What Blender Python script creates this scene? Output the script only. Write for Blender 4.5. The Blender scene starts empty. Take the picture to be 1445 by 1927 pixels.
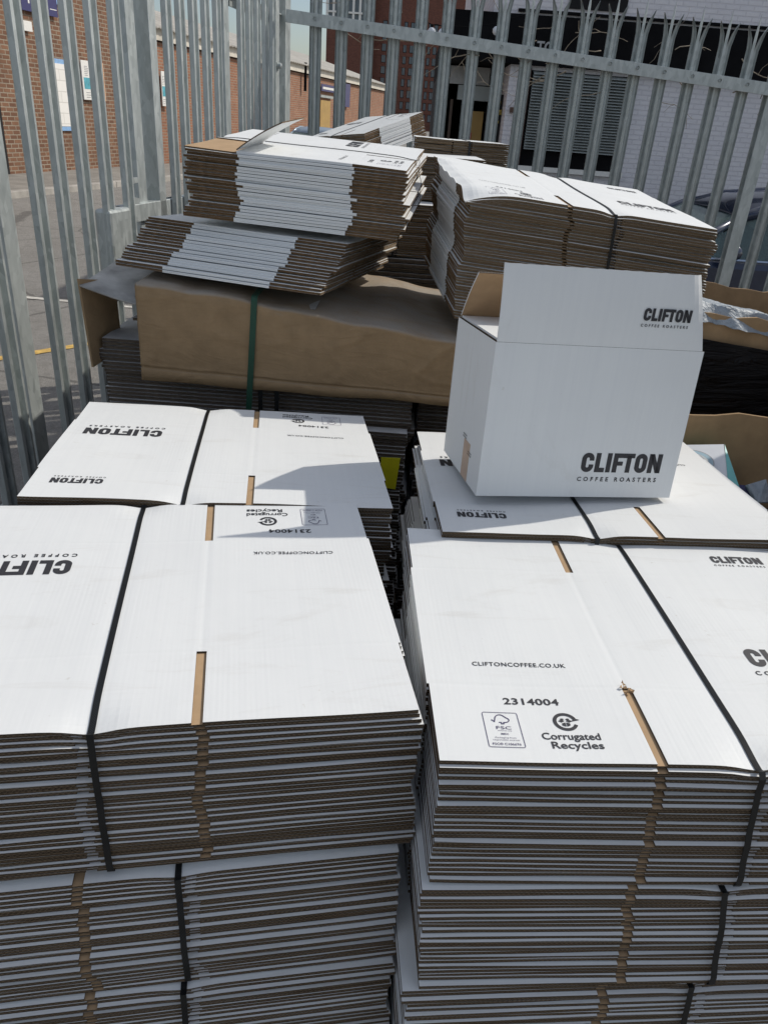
import bpy, bmesh, math, random
from mathutils import Vector, Matrix, Euler, noise as mnoise
rad = math.radians
random.seed(7)
sc = bpy.context.scene

# ------------------------------------------------------------------ camera, sky, sun
F, PW, PH, HC = 1420.0, 1445.0, 1927.0, 1.62           # focal length in photo pixels, photo size, eye height
CR = ((0.9972732207, 0.0737978539, 0.0), (0.0339175939, -0.4583481264, 0.8881253244), (0.0655417429, -0.8857036027, -0.4596013579))
cam = bpy.data.cameras.new('camera'); camo = bpy.data.objects.new('camera', cam); sc.collection.objects.link(camo)
m = Matrix(((CR[0][0], -CR[0][1], -CR[0][2], 0), (CR[1][0], -CR[1][1], -CR[1][2], 0), (CR[2][0], -CR[2][1], -CR[2][2], HC), (0, 0, 0, 1)))
camo.matrix_world = m
cam.sensor_fit = 'VERTICAL'; cam.sensor_height = 36.0; cam.lens = F / PH * 36.0
cam.clip_start = 0.02; cam.clip_end = 3000
sc.camera = camo
SUN_DIR = Vector((0.668, 0.358, 0.655)).normalized()
w = bpy.data.worlds.new('World'); sc.world = w; w.use_nodes = True
wt = w.node_tree; wt.nodes.clear()
sky = wt.nodes.new('ShaderNodeTexSky'); sky.sky_type = 'NISHITA'; sky.sun_disc = False
sky.sun_elevation = math.asin(SUN_DIR.z); sky.sun_rotation = math.atan2(SUN_DIR.x, SUN_DIR.y)
sky.air_density = 1.0; sky.dust_density = 0.6; sky.ozone_density = 1.2
bg = wt.nodes.new('ShaderNodeBackground'); bg.inputs[1].default_value = 0.104
wo = wt.nodes.new('ShaderNodeOutputWorld')
sky.dust_density = 1.6
# scattered bright cloud in the sky
tc_ = wt.nodes.new('ShaderNodeTexCoord'); mp_ = wt.nodes.new('ShaderNodeMapping'); mp_.inputs['Scale'].default_value = (1, 1, 2.4); mp_.inputs['Location'].default_value = (3.1, 1.7, .4)
nz_ = wt.nodes.new('ShaderNodeTexNoise'); nz_.inputs['Scale'].default_value = 2.1; nz_.inputs['Detail'].default_value = 7; nz_.inputs['Roughness'].default_value = .58
rp_ = wt.nodes.new('ShaderNodeValToRGB'); rp_.color_ramp.elements[0].position = .43; rp_.color_ramp.elements[1].position = .64
mx_ = wt.nodes.new('ShaderNodeMix'); mx_.data_type = 'RGBA'; mx_.inputs[7].default_value = (6.3, 6.5, 6.9, 1)
wt.links.new(tc_.outputs['Generated'], mp_.inputs['Vector']); wt.links.new(mp_.outputs[0], nz_.inputs['Vector']); wt.links.new(nz_.outputs['Fac'], rp_.inputs[0])
wt.links.new(rp_.outputs[0], mx_.inputs[0]); wt.links.new(sky.outputs[0], mx_.inputs[6])
wt.links.new(mx_.outputs[2], bg.inputs[0]); wt.links.new(bg.outputs[0], wo.inputs[0])
sl = bpy.data.lights.new('sun', 'SUN'); sl.energy = 3.0; sl.angle = rad(0.6); sl.color = (1.0, 0.94, 0.84)
so = bpy.data.objects.new('sun', sl); sc.collection.objects.link(so)
so.rotation_euler = SUN_DIR.to_track_quat('Z', 'Y').to_euler()
sc.view_settings.view_transform = 'Standard'; sc.view_settings.look = 'None'
sc.view_settings.exposure = 0.05; sc.view_settings.gamma = 1.0

# ------------------------------------------------------------------ places: photo pixel -> point in the world
EYE = Vector((0, 0, HC))
def ray(u, v):
    a = (u - PW / 2, v - PH / 2, F)
    return Vector([sum(CR[i][k] * a[k] for k in range(3)) for i in range(3)])
def PZ(u, v, z): r = ray(u, v); return EYE + r * ((z - HC) / r.z)
def PY(u, v, y): r = ray(u, v); return EYE + r * (y / r.y)
def PP(u, v, o, n): r = ray(u, v); return EYE + r * ((Vector(o) - EYE).dot(n) / r.dot(n))

# ------------------------------------------------------------------ materials
def mat(name):
    m = bpy.data.materials.new(name); m.use_nodes = True
    return m, m.node_tree, m.node_tree.nodes['Principled BSDF']
def N(t, typ, **k):
    n = t.nodes.new(typ)
    for a, b in k.items():
        if a.startswith('i_'): n.inputs[int(a[2:])].default_value = b
        else: setattr(n, a, b)
    return n
def math_(t, op, a, b=None, clamp=False):
    n = t.nodes.new('ShaderNodeMath'); n.operation = op; n.use_clamp = clamp
    for i, v in enumerate((a, b)):
        if v is None: continue
        if isinstance(v, (int, float)): n.inputs[i].default_value = v
        else: t.links.new(v, n.inputs[i])
    return n.outputs[0]
def mixc(t, f, a, b, blend='MIX'):
    n = t.nodes.new('ShaderNodeMix'); n.data_type = 'RGBA'; n.blend_type = blend
    for i, v in ((0, f), (6, a), (7, b)):
        if isinstance(v, (int, float)): n.inputs[i].default_value = v
        elif isinstance(v, tuple): n.inputs[i].default_value = v if len(v) == 4 else v + (1,)
        else: t.links.new(v, n.inputs[i])
    return n.outputs[2]
def noise(t, vec, scale, detail=3, rough=0.55, dist=0.0):
    n = N(t, 'ShaderNodeTexNoise'); n.inputs['Scale'].default_value = scale; n.inputs['Detail'].default_value = detail
    n.inputs['Roughness'].default_value = rough; n.inputs['Distortion'].default_value = dist
    if vec is not None: t.links.new(vec, n.inputs['Vector'])
    return n.outputs['Fac']
def ramp(t, f, p0, p1, c0=(0, 0, 0), c1=(1, 1, 1)):
    n = N(t, 'ShaderNodeValToRGB'); n.color_ramp.elements[0].position = p0; n.color_ramp.elements[1].position = p1
    n.color_ramp.elements[0].color = c0 + (1,); n.color_ramp.elements[1].color = c1 + (1,)
    t.links.new(f, n.inputs[0]); return n.outputs[0]
def objc(t): return N(t, 'ShaderNodeTexCoord').outputs['Object']
def scalev(t, v, s):
    n = N(t, 'ShaderNodeMapping'); n.inputs['Scale'].default_value = s; t.links.new(v, n.inputs['Vector']); return n.outputs[0]
def bump(t, b, h, strength, dist):
    n = N(t, 'ShaderNodeBump'); n.inputs['Strength'].default_value = strength; n.inputs['Distance'].default_value = dist
    t.links.new(h, n.inputs['Height']); t.links.new(n.outputs[0], b.inputs['Normal']); return n
def simple(name, col, rough=0.6, metal=0.0, var=0.12, sc_=30, bmp=0.0, bsc=200, bd=0.001):
    m, t, b = mat(name); v = objc(t)
    n = noise(t, v, sc_, 4)
    c0 = tuple(x * (1 - var) for x in col); c1 = tuple(min(1, x * (1 + var)) for x in col)
    t.links.new(ramp(t, n, 0.3, 0.7, c0, c1), b.inputs['Base Color'])
    b.inputs['Roughness'].default_value = rough; b.inputs['Metallic'].default_value = metal
    if bmp: bump(t, b, noise(t, v, bsc, 3), bmp, bd)
    return m

W_, L_, H_, FP = .27, .405, .295, .136                   # box width, length, height, flap
D_ = H_ + 2 * FP; X_ = W_ + L_
KR = (0.46, 0.315, 0.185)

def m_white(name='white_board', tint=(0.750, 0.768, 0.768), crease=True):
    m, t, b = mat(name); v = objc(t)
    sep = N(t, 'ShaderNodeSeparateXYZ'); t.links.new(v, sep.inputs[0])
    n1 = noise(t, v, 9, 5); n2 = noise(t, v, 420, 2)
    # flute wash: faint soft lines along the flutes
    fl = noise(t, scalev(t, v, (95, 2.0, 2.0)), 1.0, 4, 0.6)
    c = ramp(t, n1, 0.3, 0.75, tuple(x * 0.965 for x in tint), tint)
    c = mixc(t, math_(t, 'MULTIPLY', ramp(t, fl, 0.40, 0.66), 0.16), c, (0.62, 0.64, 0.66), 'MIX')
    c = mixc(t, math_(t, 'MULTIPLY', ramp(t, n2, 0.5, 0.8), 0.06), c, (0.6, 0.6, 0.58))
    sp = noise(t, v, 60, 2)
    c = mixc(t, math_(t, 'MULTIPLY', ramp(t, sp, 0.74, 0.78), 0.35), c, (0.5, 0.47, 0.42))
    sc1 = noise(t, scalev(t, v, (3.0, 14, 3)), 1, 6, 0.7, 1.5)
    c = mixc(t, math_(t, 'MULTIPLY', ramp(t, sc1, 0.55, 0.70), 0.26), c, (0.52, 0.50, 0.46))
    oi = N(t, 'ShaderNodeObjectInfo'); c = mixc(t, math_(t, 'MULTIPLY', oi.outputs['Random'], 0.12), c, (0.60, 0.60, 0.62))
    t.links.new(c, b.inputs['Base Color']); b.inputs['Roughness'].default_value = 0.62
    b.inputs['Specular IOR Level'].default_value = 0.35
    sn = math_(t, 'SINE', math_(t, 'MULTIPLY', sep.outputs[0], 2 * math.pi / 0.0068))
    h = math_(t, 'MULTIPLY', math_(t, 'MULTIPLY', sn, ramp(t, noise(t, v, 5, 3), 0.35, 0.7)), 0.30)
    h = math_(t, 'ADD', h, math_(t, 'MULTIPLY', fl, 1.6))
    h = math_(t, 'ADD', h, math_(t, 'MULTIPLY', noise(t, v, 14, 3), 5.0))
    if crease:
        for ax, pos, wd, am in ((1, FP, .004, 2.0), (1, FP + H_, .004, 1.6), (0, W_, .005, 3.5)):
            d = math_(t, 'SUBTRACT', sep.outputs[ax], pos)
            g = math_(t, 'POWER', 2.718, math_(t, 'MULTIPLY', math_(t, 'MULTIPLY', d, d), -1 / wd ** 2))
            h = math_(t, 'SUBTRACT', h, math_(t, 'MULTIPLY', g, am))
    bump(t, b, h, 0.45, 0.00022)
    return m
M_WHITE = m_white()
M_WALLW = m_white('white_board_plain', crease=False)
def m_kraft(name, col=KR, dust=0.0):
    m, t, b = mat(name); v = objc(t)
    n = noise(t, scalev(t, v, (1, 1, 1)), 22, 5, 0.6); n2 = noise(t, scalev(t, v, (300, 30, 30)), 1, 3)
    c = ramp(t, n, 0.3, 0.72, tuple(x * 0.85 for x in col), tuple(min(1, x * 1.08) for x in col))
    c = mixc(t, math_(t, 'MULTIPLY', n2, 0.18), c, tuple(x * 0.7 for x in col))
    if dust:
        ge = N(t, 'ShaderNodeNewGeometry'); s2 = N(t, 'ShaderNodeSeparateXYZ'); t.links.new(ge.outputs['Normal'], s2.inputs[0])
        up = ramp(t, s2.outputs[2], 0.35, 0.85)
        dn = ramp(t, noise(t, v, 7, 6, 0.65, 0.6), 0.28, 0.62)
        f = math_(t, 'MULTIPLY', math_(t, 'MULTIPLY', up, math_(t, 'ADD', math_(t, 'MULTIPLY', dn, 0.6), 0.4)), dust)
        c = mixc(t, f, c, (0.30, 0.275, 0.24))
        c = mixc(t, math_(t, 'MULTIPLY', ramp(t, noise(t, v, 5, 5, 0.6, 1.0), 0.55, 0.7), 0.3), c, tuple(x * 0.6 for x in col))
    t.links.new(c, b.inputs['Base Color']); b.inputs['Roughness'].default_value = 0.8
    b.inputs['Specular IOR Level'].default_value = 0.25
    bump(t, b, math_(t, 'ADD', noise(t, v, 12, 4), math_(t, 'MULTIPLY', noise(t, scalev(t, v, (5, 9, 16)), 1, 6, 0.6, 1.8), 2.0 if dust else 0.0)), 0.5, 0.005)
    return m
M_KRAFT = m_kraft('kraft_board'); M_WRAP = m_kraft('dusty_brown_wrap', (0.30, 0.205, 0.115), 0.9)
M_BIN = m_kraft('brown_bin_board', (0.40, 0.27, 0.15))
def m_edge(name, per, flute=True, col=(0.17, 0.133, 0.098), lineralpha=0.9, white=True):
    m, t, b = mat(name); v = objc(t)
    sep = N(t, 'ShaderNodeSeparateXYZ'); t.links.new(v, sep.inputs[0]); oi = N(t, 'ShaderNodeObjectInfo')
    q = math_(t, 'DIVIDE', sep.outputs[2], per); u = math_(t, 'FRACT', q); lay = math_(t, 'FLOOR', q)
    rnd = oi.outputs['Random']
    liner = math_(t, 'GREATER_THAN', math_(t, 'ABSOLUTE', math_(t, 'SUBTRACT', u, 0.47)), 0.385)
    nz = noise(t, v, 600, 2)
    dark = tuple(x * 0.16 for x in col)  # shade of the hollows between flutes, put into the colour
    if flute:
        ph = math_(t, 'ADD', math_(t, 'MULTIPLY', math_(t, 'ADD', lay, rnd), 2.9), math_(t, 'MULTIPLY', noise(t, v, 35, 2), 5))
        s = math_(t, 'SINE', math_(t, 'ADD', math_(t, 'MULTIPLY', sep.outputs[0], 2 * math.pi / 0.0064), ph))
        wv = math_(t, 'ADD', math_(t, 'MULTIPLY', s, 0.25), 0.47)
        band = math_(t, 'LESS_THAN', math_(t, 'ABSOLUTE', math_(t, 'SUBTRACT', u, wv)), 0.13)
        k = math_(t, 'MAXIMUM', liner, band)
        tex = mixc(t, k, dark, col)
    else:
        st = noise(t, scalev(t, v, (60, 60, 900)), 1, 3, 0.7)
        k = math_(t, 'MAXIMUM', liner, ramp(t, st, 0.40, 0.66))
        tex = mixc(t, k, tuple(x * 0.22 for x in col), tuple(x * 0.8 for x in col))
    if white:                                            # white outer liner seen edge-on at the top and bottom of each flat box
        top = math_(t, 'MULTIPLY', math_(t, 'GREATER_THAN', u, 0.84), math_(t, 'GREATER_THAN', q, 1.0))
        bot = math_(t, 'MULTIPLY', math_(t, 'LESS_THAN', u, 0.07), math_(t, 'LESS_THAN', q, 1.0))
        tex = mixc(t, math_(t, 'MAXIMUM', top, bot), tex, (0.55, 0.55, 0.54))
    patch = noise(t, scalev(t, v, (14, 14, 200)), 1, 3)
    c = mixc(t, math_(t, 'MULTIPLY', ramp(t, patch, 0.4, 0.7), 0.35), tex, tuple(x * 0.75 for x in col))
    c = mixc(t, math_(t, 'MULTIPLY', rnd, 0.35), c, (0.14, 0.09, 0.06), 'MULTIPLY') if False else mixc(t, math_(t, 'MULTIPLY', rnd, 0.3), c, tuple(x * 0.35 for x in col))
    t.links.new(c, b.inputs['Base Color']); b.inputs['Roughness'].default_value = 0.9
    b.inputs['Specular IOR Level'].default_value = 0.1
    bump(t, b, math_(t, 'ADD', k, math_(t, 'MULTIPLY', nz, 0.5)), 0.6, 0.0008)
    return m
T_FAT, T_THIN, T_WIDE = 0.0030, 0.0029, 0.0052
GAPL = 0.00025
EDGES = {}
def edges(t_):
    if t_ not in EDGES:
        fat = t_ == T_FAT
        EDGES[t_] = (m_edge('corrugated_edge', t_ + GAPL, True, (.165, .122, .082) if fat else (.27, .19, .115)), m_edge('board_edge', t_ + GAPL, False, (.18, .125, .08) if fat else (.25, .155, .08)))
    return EDGES[t_]
M_INK = simple('black_ink', (0.025, 0.025, 0.03), 0.55, var=0.2, sc_=300)
M_INKP = simple('violet_ink', (0.07, 0.055, 0.13), 0.55, var=0.2, sc_=300)
def m_strap(name, col, weave=True):
    m, t, b = mat(name); v = objc(t)
    sep = N(t, 'ShaderNodeSeparateXYZ'); t.links.new(v, sep.inputs[0])
    d = math_(t, 'ADD', math_(t, 'ADD', math_(t, 'MULTIPLY', sep.outputs[0], 1.0), sep.outputs[1]), sep.outputs[2])
    s = math_(t, 'SINE', math_(t, 'MULTIPLY', d, 2 * math.pi / 0.0028))
    c = mixc(t, ramp(t, s, 0.0, 0.9), tuple(x * 0.7 for x in col), tuple(min(1, x * 1.5) for x in col))
    t.links.new(c, b.inputs['Base Color']); b.inputs['Roughness'].default_value = 0.36
    b.inputs['Specular IOR Level'].default_value = 0.35
    if weave: bump(t, b, s, 0.5, 0.0003)
    return m
M_STRAP = m_strap('black_strapping', (0.007, 0.008, 0.009)); M_GREEN = m_strap('green_strapping', (0.012, 0.06, 0.035))
def m_galv():
    m, t, b = mat('galvanised_steel'); v = objc(t)
    vo = N(t, 'ShaderNodeTexVoronoi'); vo.inputs['Scale'].default_value = 55; t.links.new(scalev(t, v, (1, 1, .45)), vo.inputs['Vector'])
    n = noise(t, scalev(t, v, (1, 1, .3)), 18, 6, 0.7, 0.4)
    g = N(t, 'ShaderNodeRGBToBW'); t.links.new(vo.outputs['Color'], g.inputs[0])
    f = math_(t, 'ADD', math_(t, 'MULTIPLY', g.outputs[0], 0.35), math_(t, 'MULTIPLY', n, 0.65))
    t.links.new(ramp(t, f, 0.25, 0.75, (0.33, 0.365, 0.365), (0.55, 0.59, 0.585)), b.inputs['Base Color'])
    b.inputs['Metallic'].default_value = 0.4
    t.links.new(math_(t, 'ADD', math_(t, 'MULTIPLY', f, 0.25), 0.32), b.inputs['Roughness'])
    bump(t, b, n, 0.25, 0.0015)
    return m
M_GALV = m_galv()
def m_brick(name, c1, c2, mortar, scale=1.0, bw=0.225, bh=0.075, ms=0.012, vary=0.5, bmp=0.5, coords='XZ'):
    m, t, b = mat(name); v = objc(t)
    sep = N(t, 'ShaderNodeSeparateXYZ'); t.links.new(v, sep.inputs[0]); cb = N(t, 'ShaderNodeCombineXYZ')
    t.links.new(math_(t, 'ADD', sep.outputs[0], sep.outputs[1]), cb.inputs[0]); t.links.new(sep.outputs[2], cb.inputs[1])
    br = N(t, 'ShaderNodeTexBrick'); t.links.new(cb.outputs[0], br.inputs['Vector'])
    br.inputs['Scale'].default_value = scale; br.inputs['Brick Width'].default_value = bw; br.inputs['Row Height'].default_value = bh
    br.inputs['Mortar Size'].default_value = ms; br.inputs['Mortar Smooth'].default_value = 0.3; br.inputs['Bias'].default_value = 0.0
    br.inputs['Color1'].default_value = c1 + (1,); br.inputs['Color2'].default_value = c2 + (1,); br.inputs['Mortar'].default_value = mortar + (1,)
    n = noise(t, v, 2.2, 5, 0.65)
    c = mixc(t, math_(t, 'MULTIPLY', ramp(t, n, 0.35, 0.75), vary), br.outputs['Color'], tuple(x * 0.45 for x in c2))
    t.links.new(c, b.inputs['Base Color']); b.inputs['Roughness'].default_value = 0.88
    h = math_(t, 'ADD', math_(t, 'MULTIPLY', br.outputs['Fac'], -1.0), math_(t, 'MULTIPLY', noise(t, v, 30, 4), 0.6))
    bump(t, b, h, bmp, 0.012)
    return m
M_BRICK = m_brick('red_brown_brick', (0.15, 0.068, 0.038), (0.25, 0.125, 0.07), (0.34, 0.29, 0.22), bh=.085, vary=.6)
M_BRICKO = m_brick('orange_brick', (0.27, 0.105, 0.052), (0.36, 0.16, 0.085), (0.33, 0.27, 0.21))
M_BRICKT = m_brick('dark_red_brick', (0.13, 0.05, 0.035), (0.20, 0.075, 0.05), (0.14, 0.08, 0.06), bw=0.45, bh=0.15, vary=0.3)
M_PAINTB = m_brick('white_painted_brick', (0.74, 0.725, 0.76), (0.78, 0.765, 0.79), (0.68, 0.665, 0.70), bw=.14, bh=.046, ms=.007, vary=0.10, bmp=0.5)
M_BLOCK = m_brick('white_blockwork', (0.80, 0.78, 0.74), (0.84, 0.82, 0.78), (0.66, 0.64, 0.60), bw=0.44, bh=0.215, vary=0.05, bmp=0.2)
def m_asphalt():
    m, t, b = mat('asphalt'); v = objc(t)
    n1 = noise(t, v, 1.1, 6, 0.65); n2 = noise(t, v, 120, 4, 0.8); n3 = noise(t, v, 9, 5, 0.7)
    c = ramp(t, n1, 0.3, 0.72, (0.165, 0.158, 0.145), (0.25, 0.24, 0.225))
    c = mixc(t, ramp(t, n2, 0.42, 0.68), c, (0.34, 0.325, 0.30))
    c = mixc(t, math_(t, 'MULTIPLY', ramp(t, n3, 0.5, 0.62), 0.3), c, (0.12, 0.112, 0.10))
    t.links.new(c, b.inputs['Base Color']); b.inputs['Roughness'].default_value = 0.9
    cr = N(t, 'ShaderNodeTexVoronoi'); cr.feature = 'DISTANCE_TO_EDGE'; cr.inputs['Scale'].default_value = .55; t.links.new(v, cr.inputs['Vector'])
    c = mixc(t, math_(t, 'MULTIPLY', math_(t, 'LESS_THAN', math_(t, 'ADD', cr.outputs['Distance'], math_(t, 'MULTIPLY', n3, .03)), .022), 0.55), c, (0.05, 0.048, 0.045))
    st = noise(t, v, 260, 2, 0.9); c = mixc(t, ramp(t, st, 0.63, 0.68), c, (0.42, 0.40, 0.36))
    t.links.new(c, b.inputs['Base Color'])
    bump(t, b, math_(t, 'ADD', n2, n3), 0.8, 0.012)
    return m
M_ASPH = m_asphalt()
M_YARD = simple('stained_concrete', (0.22, 0.21, 0.19), 0.9, var=0.35, sc_=4, bmp=0.6, bsc=60, bd=0.01)
M_PAVE = simple('paving', (0.25, 0.235, 0.21), 0.9, var=0.2, sc_=3, bmp=0.4, bsc=40, bd=0.01)
M_KERB = simple('kerb_stone', (0.36, 0.34, 0.31), 0.85, var=0.2, sc_=5)
M_LINEW = simple('worn_white_paint', (0.55, 0.53, 0.48), 0.8, var=0.35, sc_=20)
M_LINEY = simple('worn_yellow_paint', (0.55, 0.36, 0.10), 0.8, var=0.35, sc_=20)
M_BLACK = simple('black_paint', (0.008, 0.008, 0.009), 0.9, var=0.3, sc_=6); M_BLACK.node_tree.nodes['Principled BSDF'].inputs['Specular IOR Level'].default_value = 0.1
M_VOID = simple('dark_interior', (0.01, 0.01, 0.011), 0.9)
M_STEELG = simple('grey_shutter_paint', (0.34, 0.37, 0.36), 0.5, var=0.15, sc_=6)
M_BLUE = simple('pale_blue_paint', (0.24, 0.42, 0.68), 0.5)
M_NAVY = simple('navy_sign', (0.03, 0.03, 0.13), 0.4)
M_REDP = simple('red_sign', (0.45, 0.03, 0.05), 0.5)
M_WPAINT = simple('white_paint', (0.78, 0.77, 0.73), 0.5, var=0.05)
M_TEAL = simple('teal_print', (0.10, 0.42, 0.43), 0.45, var=0.08)
M_PTEAL = simple('poster_teal', (0.08, 0.36, 0.44), 0.5, var=0.3, sc_=14)
M_ORG = simple('orange_print', (0.7, 0.33, 0.12), 0.5)
M_GTXT = simple('grey_print', (0.35, 0.35, 0.36), 0.6)
M_OCHRE = simple('ochre_door_paint', (0.40, 0.25, 0.075), 0.55, var=0.15, sc_=3)
M_ROOF = simple('grey_roof_sheet', (0.42, 0.40, 0.36), 0.85, var=0.22, sc_=2)
M_FASC = simple('cream_fascia', (0.62, 0.58, 0.50), 0.7, var=0.15, sc_=3)
M_WOOD = simple('pallet_wood', (0.33, 0.24, 0.15), 0.85, var=0.3, sc_=12, bmp=0.4, bsc=60, bd=0.002)
M_YEL = simple('yellow_tag', (0.78, 0.72, 0.02), 0.45, var=0.05)
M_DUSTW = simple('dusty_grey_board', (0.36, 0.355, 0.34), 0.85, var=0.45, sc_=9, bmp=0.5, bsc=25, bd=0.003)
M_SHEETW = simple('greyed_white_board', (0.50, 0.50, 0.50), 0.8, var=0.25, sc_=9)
M_TWIG = simple('dry_twig', (0.30, 0.255, 0.20), 0.85, var=0.3, sc_=40)
M_NAVYCAR, _t, _b = mat('dark_blue_car_paint'); _b.inputs['Base Color'].default_value = (0.012, 0.022, 0.055, 1); _b.inputs['Roughness'].default_value = 0.25; _b.inputs['Coat Weight'].default_value = 0.8; _b.inputs['Metallic'].default_value = 0.3
M_SILVCAR, _t, _b = mat('silver_car_paint'); _b.inputs['Base Color'].default_value = (0.30, 0.36, 0.42, 1); _b.inputs['Roughness'].default_value = 0.3; _b.inputs['Metallic'].default_value = 0.6
M_CGLASS, _t, _b = mat('car_glass'); _b.inputs['Base Color'].default_value = (0.35, 0.45, 0.45, 1); _b.inputs['Roughness'].default_value = 0.04; _b.inputs['Transmission Weight'].default_value = 0.75; _b.inputs['IOR'].default_value = 1.3
M_WGLASS, _t, _b = mat('window_glass'); _b.inputs['Base Color'].default_value = (0.06, 0.085, 0.11, 1); _b.inputs['Roughness'].default_value = 0.08; _b.inputs['Specular IOR Level'].default_value = 0.9
M_RUB = simple('black_rubber', (0.02, 0.02, 0.02), 0.8)
M_CHROME, _t, _b = mat('bright_metal'); _b.inputs['Base Color'].default_value = (0.6, 0.62, 0.63, 1); _b.inputs['Roughness'].default_value = 0.2; _b.inputs['Metallic'].default_value = 1
M_SEAT = simple('car_seat_fabric', (0.16, 0.17, 0.17), 0.9)
def m_film():
    m, t, b = mat('black_stretch_film'); v = objc(t)
    n = noise(t, scalev(t, v, (4, 4, 26)), 1, 6, 0.62, 1.4)
    b.inputs['Base Color'].default_value = (0.004, 0.004, 0.005, 1); b.inputs['Roughness'].default_value = 0.27; b.inputs['Specular IOR Level'].default_value = 0.22
    bump(t, b, n, 1.0, 0.02); return m
M_FILM = m_film()
def m_poly():
    m, t, b = mat('grey_polythene'); v = objc(t)
    n = noise(t, v, 14, 5, 0.6, 1.2)
    t.links.new(ramp(t, n, 0.3, 0.7, (0.20, 0.24, 0.28), (0.36, 0.41, 0.46)), b.inputs['Base Color']); b.inputs['Roughness'].default_value = 0.5
    bump(t, b, n, 0.8, 0.02); return m
M_POLY = m_poly()
M_TAPE = simple('tan_paper_tape', (0.50, 0.36, 0.27), 0.5, var=0.08)
M_CARDW = simple('glossy_white_card', (0.66, 0.69, 0.73), 0.4, var=0.03)
M_PBLUE = simple('pale_blue_print', (0.33, 0.47, 0.55), 0.4, var=0.1)

# ------------------------------------------------------------------ object helpers
COL = sc.collection
def link(o, parent=None):
    COL.objects.link(o)
    if parent is not None: o.parent = parent
    return o
def tag(o, label=None, cat=None, group=None, kind=None):
    if label: o['label'] = label
    if cat: o['category'] = cat
    if group: o['group'] = group
    if kind: o['kind'] = kind
    return o
def empty(name, loc, rot=None, label=None, cat=None, group=None):
    o = bpy.data.objects.new(name, None); o.empty_display_size = 0.1; COL.objects.link(o); o.location = loc
    if rot is not None: o.rotation_euler = rot
    return tag(o, label, cat, group)
def T(loc=(0, 0, 0), rz=0, rx=0, ry=0):
    return Matrix.Translation(loc) @ Matrix.Rotation(rz, 4, 'Z') @ Matrix.Rotation(rx, 4, 'X') @ Matrix.Rotation(ry, 4, 'Y')
class MB:
    def __init__(s, M=None): s.v = []; s.f = []; s.mi = []; s.M = M or Matrix()
    def add(s, vs, fs, mi=0, M=None):
        b = len(s.v); M = s.M @ M if M is not None else s.M
        s.v += [tuple(M @ Vector(p)) for p in vs]; s.f += [tuple(b + i for i in f) for f in fs]
        s.mi += (list(mi) if isinstance(mi, (list, tuple)) else [mi] * len(fs)); return s
    def box(s, a, b, mi=0, M=None):
        x0, y0, z0 = a; x1, y1, z1 = b
        vs = [(x0, y0, z0), (x1, y0, z0), (x1, y1, z0), (x0, y1, z0), (x0, y0, z1), (x1, y0, z1), (x1, y1, z1), (x0, y1, z1)]
        return s.add(vs, [(0, 3, 2, 1), (4, 5, 6, 7), (0, 1, 5, 4), (1, 2, 6, 5), (2, 3, 7, 6), (3, 0, 4, 7)], mi, M)
    def prism(s, poly, y0, y1, mi=0, M=None, plane='XZ'):
        n = len(poly)
        P = (lambda p, d: (p[0], d, p[1])) if plane == 'XZ' else ((lambda p, d: (p[0], p[1], d)) if plane == 'XY' else (lambda p, d: (d, p[0], p[1])))
        vs = [P(p, y0) for p in poly] + [P(p, y1) for p in poly]
        fs = [tuple(range(n)), tuple(range(2 * n - 1, n - 1, -1))] + [(i, n + i, n + (i + 1) % n, (i + 1) % n) for i in range(n)]
        return s.add(vs, fs, mi, M)
    def tube(s, pts, r, seg=6, mi=0, cap=True):
        pts = [Vector(p) for p in pts]; rs = r if isinstance(r, (list, tuple)) else [r] * len(pts); b = []
        for i, p in enumerate(pts):
            d = (pts[min(i + 1, len(pts) - 1)] - pts[max(i - 1, 0)]).normalized()
            a = d.cross(Vector((0, 0, 1)));
            if a.length < 1e-3: a = d.cross(Vector((1, 0, 0)))
            a.normalize(); c = d.cross(a)
            b += [tuple(p + (a * math.cos(k * 2 * math.pi / seg) + c * math.sin(k * 2 * math.pi / seg)) * rs[i]) for k in range(seg)]
        fs = [(i * seg + k, i * seg + (k + 1) % seg, (i + 1) * seg + (k + 1) % seg, (i + 1) * seg + k) for i in range(len(pts) - 1) for k in range(seg)]
        if cap: fs += [tuple(range(seg))[::-1], tuple(range((len(pts) - 1) * seg, len(pts) * seg))]
        return s.add(b, fs, mi)
    def lathe(s, prof, seg=16, mi=0, M=None):
        vs = [(r * math.cos(k * 2 * math.pi / seg), r * math.sin(k * 2 * math.pi / seg), z) for r, z in prof for k in range(seg)]
        fs = [(i * seg + k, i * seg + (k + 1) % seg, (i + 1) * seg + (k + 1) % seg, (i + 1) * seg + k) for i in range(len(prof) - 1) for k in range(seg)]
        return s.add(vs, fs, mi, M)
    def mesh(s, name, mats, smooth=False):
        me = bpy.data.meshes.new(name); me.from_pydata(s.v, [], s.f)
        for m in (mats if isinstance(mats, (list, tuple)) else [mats]): me.materials.append(m)
        me.polygons.foreach_set('material_index', s.mi)
        if smooth: me.polygons.foreach_set('use_smooth', [True] * len(s.f))
        me.update(); return me
    def build(s, name, mats, parent=None, smooth=False, bevel=0.0, recalc=True):
        me = s.mesh(name, mats, smooth)
        if recalc:
            bm = bmesh.new(); bm.from_mesh(me); bmesh.ops.recalc_face_normals(bm, faces=bm.faces); bm.to_mesh(me); bm.free()
        o = link(bpy.data.objects.new(name, me), parent)
        if bevel:
            b = o.modifiers.new('bevel', 'BEVEL'); b.width = bevel; b.segments = 2; b.limit_method = 'ANGLE'; b.angle_limit = rad(40)
        return o

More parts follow.
